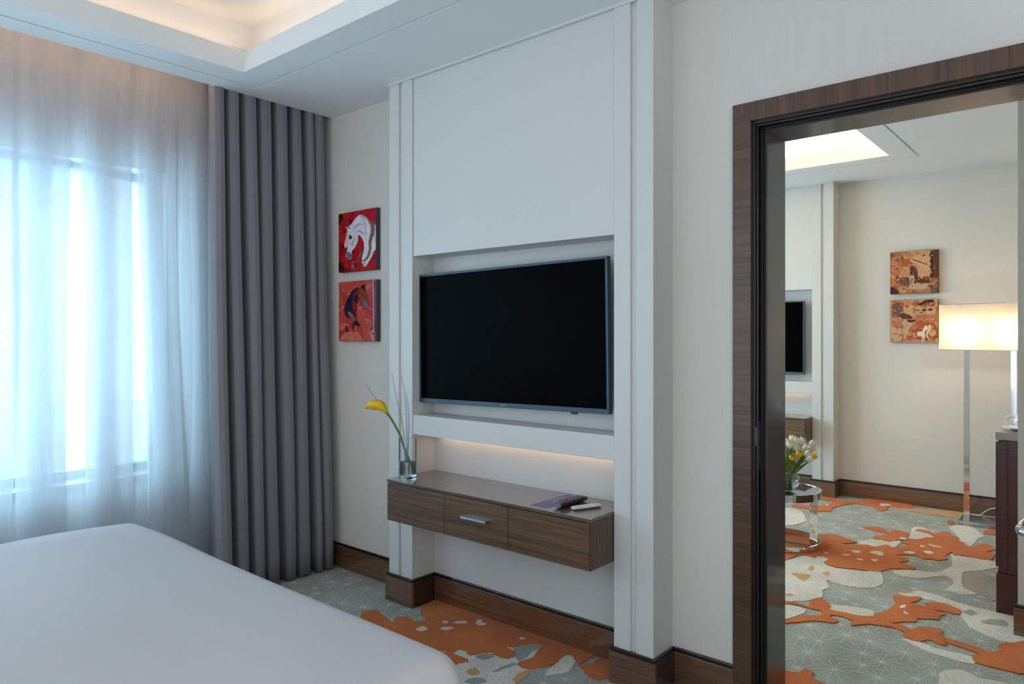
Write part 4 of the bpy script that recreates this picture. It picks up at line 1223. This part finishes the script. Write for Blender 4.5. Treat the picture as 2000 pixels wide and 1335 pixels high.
def remote(name, a, b, w, h, label, body_mat, z0=ZT + 0.0012, taper=0.8):
    a, b = Vector(a), Vector(b)
    L = (b - a).length; ax = (b - a).normalized(); sd = Vector((-ax.y, ax.x, 0))
    c = (a + b) / 2
    t = thing(name, (c.x, c.y, z0), label, 'remote')

    def loc(u, v, z): return Vector((c.x, c.y, z0)) + ax * u + sd * v + Vector((0, 0, z))
    bm = bmesh.new()
    n = 14
    rings = []
    for i in range(n + 1):
        f = i / n
        u = (f - 0.5) * L
        e = 1 - abs(2 * f - 1) ** 8
        ww = w / 2 * (0.80 + 0.20 * e) * (1.0 - 0.06 * math.sin(f * math.pi))
        hh = h * (0.72 + 0.28 * e)
        ring = []
        for k in range(16):
            an = 2 * math.pi * k / 16
            cy, sy = math.cos(an), math.sin(an)
            yy = math.copysign(abs(cy) ** 0.55, cy) * ww
            zz = math.copysign(abs(sy) ** (0.35 if sy > 0 else 0.8), sy) * hh / 2 + h / 2
            if sy < 0: yy *= 1.0 + 0.3 * sy
            ring.append(bm.verts.new(loc(u, yy, zz)))
        rings.append(ring)
    for p, q in zip(rings, rings[1:]):
        for k in range(16): bm.faces.new((p[k], p[(k + 1) % 16], q[(k + 1) % 16], q[k]))
    bm.faces.new(rings[0]); bm.faces.new(rings[-1])
    obj('body', bm, body_mat, t, smooth=False, bevel=0.0008)
    return t, loc, L


t, loc, L = remote('television_remote', tz(690, 525), tz(1215, 375), 0.046, 0.024, 'long black remote with many small buttons on the purple card', M['black_plastic'])
for r in range(11):
    for q in range(4):
        u, v = -L / 2 + 0.03 + r * (L - 0.05) / 11, -0.0135 + q * 0.009
        bm = bmesh.new()
        slab_poly(bm, [loc(u + du, v + dvv, 0.0262) for du, dvv in ((-0.0026, -0.002), (0.0026, -0.002), (0.0026, 0.002), (-0.0026, 0.002))], (0, 0, -0.004))
        obj('button', bm, M['button_red'] if (r, q) in ((10, 3), (1, 0), (3, 2)) else M['button'], t)
bm = bmesh.new()
slab_poly(bm, [loc(-L / 2 - 0.0015, v, z) for v, z in ((-0.017, 0.006), (0.017, 0.006), (0.019, 0.020), (-0.019, 0.020))], tuple((loc(0.003, 0, 0) - loc(0, 0, 0))))
obj('end_cap', bm, M['blue_plastic'], t, label='grey blue front end')
t, loc, L = remote('air_remote', tz(985, 560), tz(1515, 490), 0.036, 0.015, 'small white remote beside the black one at the console end', M['white_plastic'], z0=ZT + 0.0002)
for u in (-L / 2 + 0.016, L / 2 - 0.02, L / 2 - 0.032):
    bm = bmesh.new(); lathe(bm, loc(u, 0, 0.0150), [(0.0024, -0.002), (0.0024, 0.0006), (0, 0.0008)], 10)
    obj('button', bm, M['button'], t)

# ------------------------------------------------------------------ lounge: round side table and tulips
tc = Vector((-1.748, 4.863, 0))
RT = 0.25
tb = thing('round_side_table', tuple(tc), 'low round chrome side table with black mirror top on the lounge carpet', 'table')
bm = bmesh.new(); lathe(bm, tc, [(RT - 0.004, 0.367), (RT - 0.004, 0.374), (0, 0.374)], 64); obj('mirror_top', bm, M['mirror'], tb)
bm = bmesh.new()
def band(bm, r0, r1, z0, z1): 
    rg = lathe(bm, tc, [(r0, z0), (r1, z0), (r1, z1), (r0, z1), (r0, z0)], 72, cap=False)
band(bm, RT - 0.012, RT, 0.328, 0.376); obj('top_rim', bm, M['chrome'], tb)
bm = bmesh.new(); band(bm, RT - 0.012, RT, 0.0065, 0.042); obj('base_ring', bm, M['chrome'], tb)
for k in range(3):
    a = math.radians(3 + 120 * k)
    bm = bmesh.new(); rot_box(bm, tc + 0.205 * Vector((math.cos(a), math.sin(a), 0)), 0.050, 0.024, 0.0065, 0.367, a + math.radians(14))
    obj('leg', bm, M['chrome'], tb, bevel=0.001)
bm = bmesh.new()
for k in range(3):
    a = math.radians(3 + 120 * k)
    rot_box(bm, tc + 0.10 * Vector((math.cos(a), math.sin(a), 0)), 0.20, 0.02, 0.0066, 0.016, a)
obj('base_spokes', bm, M['chrome'], tb)

VC = Vector((-1.690, 4.800, 0.3755))
bw = thing('bubble_vase', tuple(VC), 'round clear glass bubble vase on the chrome side table', 'vase')
bm = bmesh.new()
rb = 0.078; prof = []
for k in range(13):
    a = -math.pi / 2 + 0.42 + k / 12 * (math.pi - 0.42 - 0.62)
    prof.append((rb * math.cos(a), rb * 0.93 + rb * math.sin(a)))
prof = [(0, 0.0)] + [(prof[0][0], 0.0)] + prof[1:]
inner = [(max(r - 0.003, 0), z + (0.004 if i < 2 else 0)) for i, (r, z) in enumerate(prof)]
lathe(bm, VC, prof + inner[::-1], 40, cap=False)
obj('glass_body', bm, M['thin'], bw, smooth=True)
bm = bmesh.new()
wp = [(r - 0.0005, z + 0.0003) for r, z in inner if z < 0.07 and r > 0]
lathe(bm, VC, [(0, 0.0045)] + wp + [(0, wp[-1][1])], 40, cap=False)
obj('water', bm, M['water'], bw, smooth=True)

def tulip(head, colour, label, rnd, size=1.0, group='tulips in the bubble vase', leafy=True):
    foot = VC + Vector((rnd.uniform(-0.02, 0.02), rnd.uniform(-0.02, 0.02), 0.012))
    neck = VC + Vector(((head.x - VC.x) * 0.30, (head.y - VC.y) * 0.30, 0.135))
    t = thing('tulip', tuple(foot), label, 'tulip', group)
    base = head - Vector((0, 0, 0.026 * size))
    mid = (neck + base) / 2 + Vector((0, 0, 0.01))
    bm = bmesh.new(); tube(bm, spline([foot, neck, mid, base], 5), 0.0032, 7)
    obj('stem', bm, M['stem'], t, smooth=True)
    ax = (base - mid).normalized()
    side = ax.cross(Vector((0.3, 0.8, 0.2))).normalized(); fw = ax.cross(side).normalized()
    bm = bmesh.new()
    for p in range(6):
        a0 = p * math.pi / 3 + rnd.uniform(-0.1, 0.1)
        rr = 1.0 if p % 2 else 0.9
        rows = []
        for i in range(7):
            f = i / 6
            r = size * rr * (0.004 + 0.0185 * math.sin(min(1, f * 1.15 + 0.08) * math.pi * 0.72))
            hw = (0.62 * math.sin(min(1, f * 0.9 + 0.12) * math.pi) + 0.02) * (1 if f < 0.99 else 0.25)
            rows.append([bm.verts.new(base + ax * (size * 0.054 * f) + (side * math.cos(a0 + s * hw) + fw * math.sin(a0 + s * hw)) * r) for s in (-1, -0.4, 0.4, 1)])
        for x, y in zip(rows, rows[1:]):
            for k in range(3): bm.faces.new((x[k], x[k + 1], y[k + 1], y[k]))
    o = obj('bloom', bm, M['tulip_white' if colour == 'w' else 'tulip_yellow'], t, smooth=True)
    md = o.modifiers.new('solid', 'SOLIDIFY'); md.thickness = 0.0012
    if leafy:
        tip = base + Vector((rnd.uniform(-0.03, 0.03), rnd.uniform(-0.03, 0.03), -0.012 + rnd.uniform(-0.02, 0.02)))
        pts = spline([neck + Vector((0, 0, -0.03)), neck.lerp(tip, 0.4) + Vector((rnd.uniform(-.012, .012), rnd.uniform(-.012, .012), 0)), tip], 5)
        bm = bmesh.new(); rows = []
        wd = Vector((RX, RY, 0))
        for i, p in enumerate(pts):
            f = i / (len(pts) - 1); hw = 0.012 * math.sin(math.pi * min(1, f * 0.95 + 0.06)) + 0.0005
            rows.append([bm.verts.new(p - wd * hw), bm.verts.new(p + Vector((FX, FY, 0)) * 0.004), bm.verts.new(p + wd * hw)])
        for x, y in zip(rows, rows[1:]):
            for k in range(2): bm.faces.new((x[k], x[k + 1], y[k + 1], y[k]))
        o = obj('leaf', bm, M['leaf'], t, smooth=True)
        md = o.modifiers.new('solid', 'SOLIDIFY'); md.thickness = 0.001
    return t


rnd = random.Random(4)
heads = [(125, 172, 0.03, 'w', 'white tulip standing highest in the bubble vase'), (70, 205, 0.02, 'w', 'white tulip half hidden by the door jamb'),
         (165, 190, 0.01, 'w', 'white tulip among the upper blooms left of the tilted ones'), (208, 192, 0.04, 'w', 'white tulip at the back right of the upper cluster'),
         (108, 228, -0.02, 'w', 'white tulip just above the left yellow tulip'), (160, 248, -0.03, 'w', 'white tulip just above the right yellow tulip'),
         (296, 216, 0.02, 'w', 'white tulip at the far right top of the bunch'), (240, 252, 0.0, 'w', 'white tulip left of the rightmost pair'), (284, 256, 0.03, 'w', 'white tulip behind the rightmost blooms'),
         (250, 302, -0.02, 'w', 'white tulip tilted right low in the bunch'), (266, 342, -0.05, 'w', 'white tulip opening towards the viewer, lowest at right'), (300, 318, 0.0, 'y', 'yellow tulip peeking out behind the lowest white bloom'),
         (125, 332, -0.06, 'y', 'bright yellow tulip at the front, left of its pair'), (180, 305, -0.05, 'y', 'bright yellow tulip at the front, right of its pair'),
         (20, 260, 0.0, 'w', 'white tulip at the left of the bunch close behind the door jamb'), (-20, 220, 0.03, 'w', 'white tulip at the far left of the bunch'), (10, 330, -0.03, 'y', 'yellow tulip low at the far left of the bunch')]
for hx, hy, dd, c, lb in heads:
    p = at_depth(1520 + hx * 0.2098, 820 + hy * 0.2098, 4.72 + dd)
    tulip(p, c, lb, rnd, 0.95)

# ------------------------------------------------------------------ lounge: floor lamp
lp = thing('floor_lamp', (-0.74, 6.33, 0), 'lit chrome floor lamp with wide white rectangular shade on two poles', 'lamp')
LY = 6.33
obj('base_plate', B((-0.925, -0.555, LY - 0.13, LY + 0.13, 0.002, 0.030)), M['satin'], lp, bevel=0.002)
for x in (-0.887, -0.595):
    obj('pole', B((x - 0.019, x + 0.019, LY - 0.010, LY + 0.010, 0.030, 1.60)), M['chrome'], lp, bevel=0.001)
SX0, SX1, SY0, SY1, SZ0, SZ1 = -1.049, -0.433, LY - 0.125, LY + 0.125, 1.295, 1.640
bm = bmesh.new()
for a, b in (((SX0, SY0), (SX1, SY0)), ((SX1, SY0), (SX1, SY1)), ((SX1, SY1), (SX0, SY1)), ((SX0, SY1), (SX0, SY0))):
    vs = [bm.verts.new((a[0], a[1], SZ0)), bm.verts.new((b[0], b[1], SZ0)), bm.verts.new((b[0], b[1], SZ1)), bm.verts.new((a[0], a[1], SZ1))]
    bm.faces.new(vs)
bmesh.ops.remove_doubles(bm, verts=bm.verts, dist=1e-5)
shd = obj('shade', bm, M['shade'], lp, label='white fabric shade glowing around two bulbs')
bm = bmesh.new()
for z in (SZ0, SZ1 - 0.004):
    box(bm, SX0 - 0.001, SX1 + 0.001, SY0 - 0.001, SY0 + 0.003, z, z + 0.004); box(bm, SX0 - 0.001, SX1 + 0.001, SY1 - 0.003, SY1 + 0.001, z, z + 0.004)
    box(bm, SX0 - 0.001, SX0 + 0.003, SY0 + 0.003, SY1 - 0.003, z, z + 0.004); box(bm, SX1 - 0.003, SX1 + 0.001, SY0 + 0.003, SY1 - 0.003, z, z + 0.004)
obj('shade_rim', bm, M['satin'], shd)
obj('crossbar', B((SX0 + 0.002, SX1 - 0.002, LY - 0.006, LY + 0.006, 1.60, 1.612)), M['satin'], lp)
for x in (-0.887, -0.595):
    bm = bmesh.new(); lathe(bm, (x, LY - 0.055, 1.485), [(0, -0.03), (0.02, -0.022), (0.03, 0), (0.02, 0.022), (0, 0.03)], 16)
    obj('bulb', bm, M['bulb'], lp, smooth=True)
    bm = bmesh.new(); tube(bm, [(x, LY - 0.055, 1.51), (x, LY - 0.055, 1.56), (x, LY, 1.565)], 0.012, 10); obj('socket', bm, M['satin'], lp)
    d = bpy.data.lights.new('bulb_light', 'POINT'); d.energy = 3.2; d.color = (1.0, 0.74, 0.47); d.shadow_soft_size = 0.035
    o = bpy.data.objects.new('bulb_light', d); o.location = (x, LY - 0.055, 1.445); COL.objects.link(o)
bm = bmesh.new()
def cz(x, y, z): return on_z(1530 + x * Z2[2], 940 + y * Z2[2], z)
tube(bm, spline([(-0.83, 6.49, 0.008), (-0.80, 6.52, 0.05), (-0.74, 6.54, 0.085), (-0.66, 6.54, 0.075), (-0.58, 6.52, 0.03), (-0.50, 6.50, 0.010), (-0.40, 6.52, 0.008)], 6), 0.004, 8)
tag(obj('lamp_cable', bm, M['cable'], smooth=True), 'white electric cable looping behind the floor lamp base', 'cable')
bm = bmesh.new(); rot_box(bm, (-0.845, 6.485), 0.055, 0.03, 0.0, 0.03, 0.5)
pl = tag(obj('cable_plug', bm, M['cable'], bevel=0.006), 'white plug block lying beside the floor lamp base', 'plug')

# ------------------------------------------------------------------ lounge: cabinet by the pier
cb = thing('minibar_cabinet', (-0.14, 4.9, 0), 'tall red brown cabinet with grey stone top at the right of the doorway', 'cabinet')
obj('plinth', B((-0.482, 0.19, 4.343, 5.55, 0.0, 0.20)), M['red_z'], cb, bevel=0.003)
obj('body', B((-0.472, 0.19, 4.356, 5.54, 0.20, 0.876)), M['red_z'], cb, bevel=0.002)
obj('stile', B((-0.474, -0.437, 4.350, 4.356, 0.205, 0.872)), M['red_z'], cb, bevel=0.002)
obj('end_panel', B((-0.430, 0.185, 4.351, 4.356, 0.205, 0.872)), M['red_z'], cb, bevel=0.001)
for k in range(2):
    dd = obj('door', B((-0.490, -0.474, 4.40 + k * 0.56, 4.94 + k * 0.56, 0.22, 0.86)), M['red_z'], cb, bevel=0.001)
    obj('handle', B((-0.502, -0.490, 4.88 + k * 0.14, 4.89 + k * 0.14, 0.48, 0.62)), M['satin'], dd)
obj('stone_top', B((-0.485, 0.195, 4.340, 5.56, 0.876, 0.915)), M['stone'], cb, bevel=0.003)
SA = Vector((-0.385, 4.50, 0.915))
bm = bmesh.new(); lathe(bm, SA, [(0, 0.0), (0.045, 0.0), (0.055, 0.006), (0.090, 0.014), (0.091, 0.016), (0.054, 0.010), (0, 0.006)], 40, cap=False)
tag(obj('saucer', bm, M['china'], smooth=True), 'white saucer under the teapot on the stone cabinet top', 'saucer')
TP = SA + Vector((0.010, 0.0, 0.0105))
tp = thing('teapot', tuple(TP), 'small white porcelain teapot with looped handle on the cabinet', 'teapot')
bm = bmesh.new(); lathe(bm, TP, [(0, 0), (0.030, 0), (0.034, 0.006), (0.050, 0.026), (0.052, 0.042), (0.044, 0.062), (0.030, 0.072), (0, 0.073)], 32, cap=False); obj('body', bm, M['china'], tp, smooth=True)
bm = bmesh.new(); lathe(bm, TP, [(0.032, 0.072), (0.026, 0.080), (0.010, 0.085), (0.006, 0.089), (0.010, 0.096), (0.006, 0.102), (0, 0.103)], 24, cap=False); obj('lid', bm, M['china'], tp, smooth=True)
bm = bmesh.new(); tube(bm, spline([TP + Vector((-0.046, 0, 0.054)), TP + Vector((-0.070, 0, 0.058)), TP + Vector((-0.082, 0, 0.040)), TP + Vector((-0.070, 0, 0.020)), TP + Vector((-0.044, 0, 0.018))], 5), 0.0055, 8); obj('handle', bm, M['china'], tp, smooth=True)
bm = bmesh.new(); tube(bm, spline([TP + Vector((0.045, 0, 0.03)), TP + Vector((0.075, 0, 0.045)), TP + Vector((0.088, 0, 0.07))], 4), [0.012, 0.011, 0.010, 0.0095, 0.009, 0.0085, 0.008, 0.0075, 0.007], 10); obj('spout', bm, M['china'], tp, smooth=True)
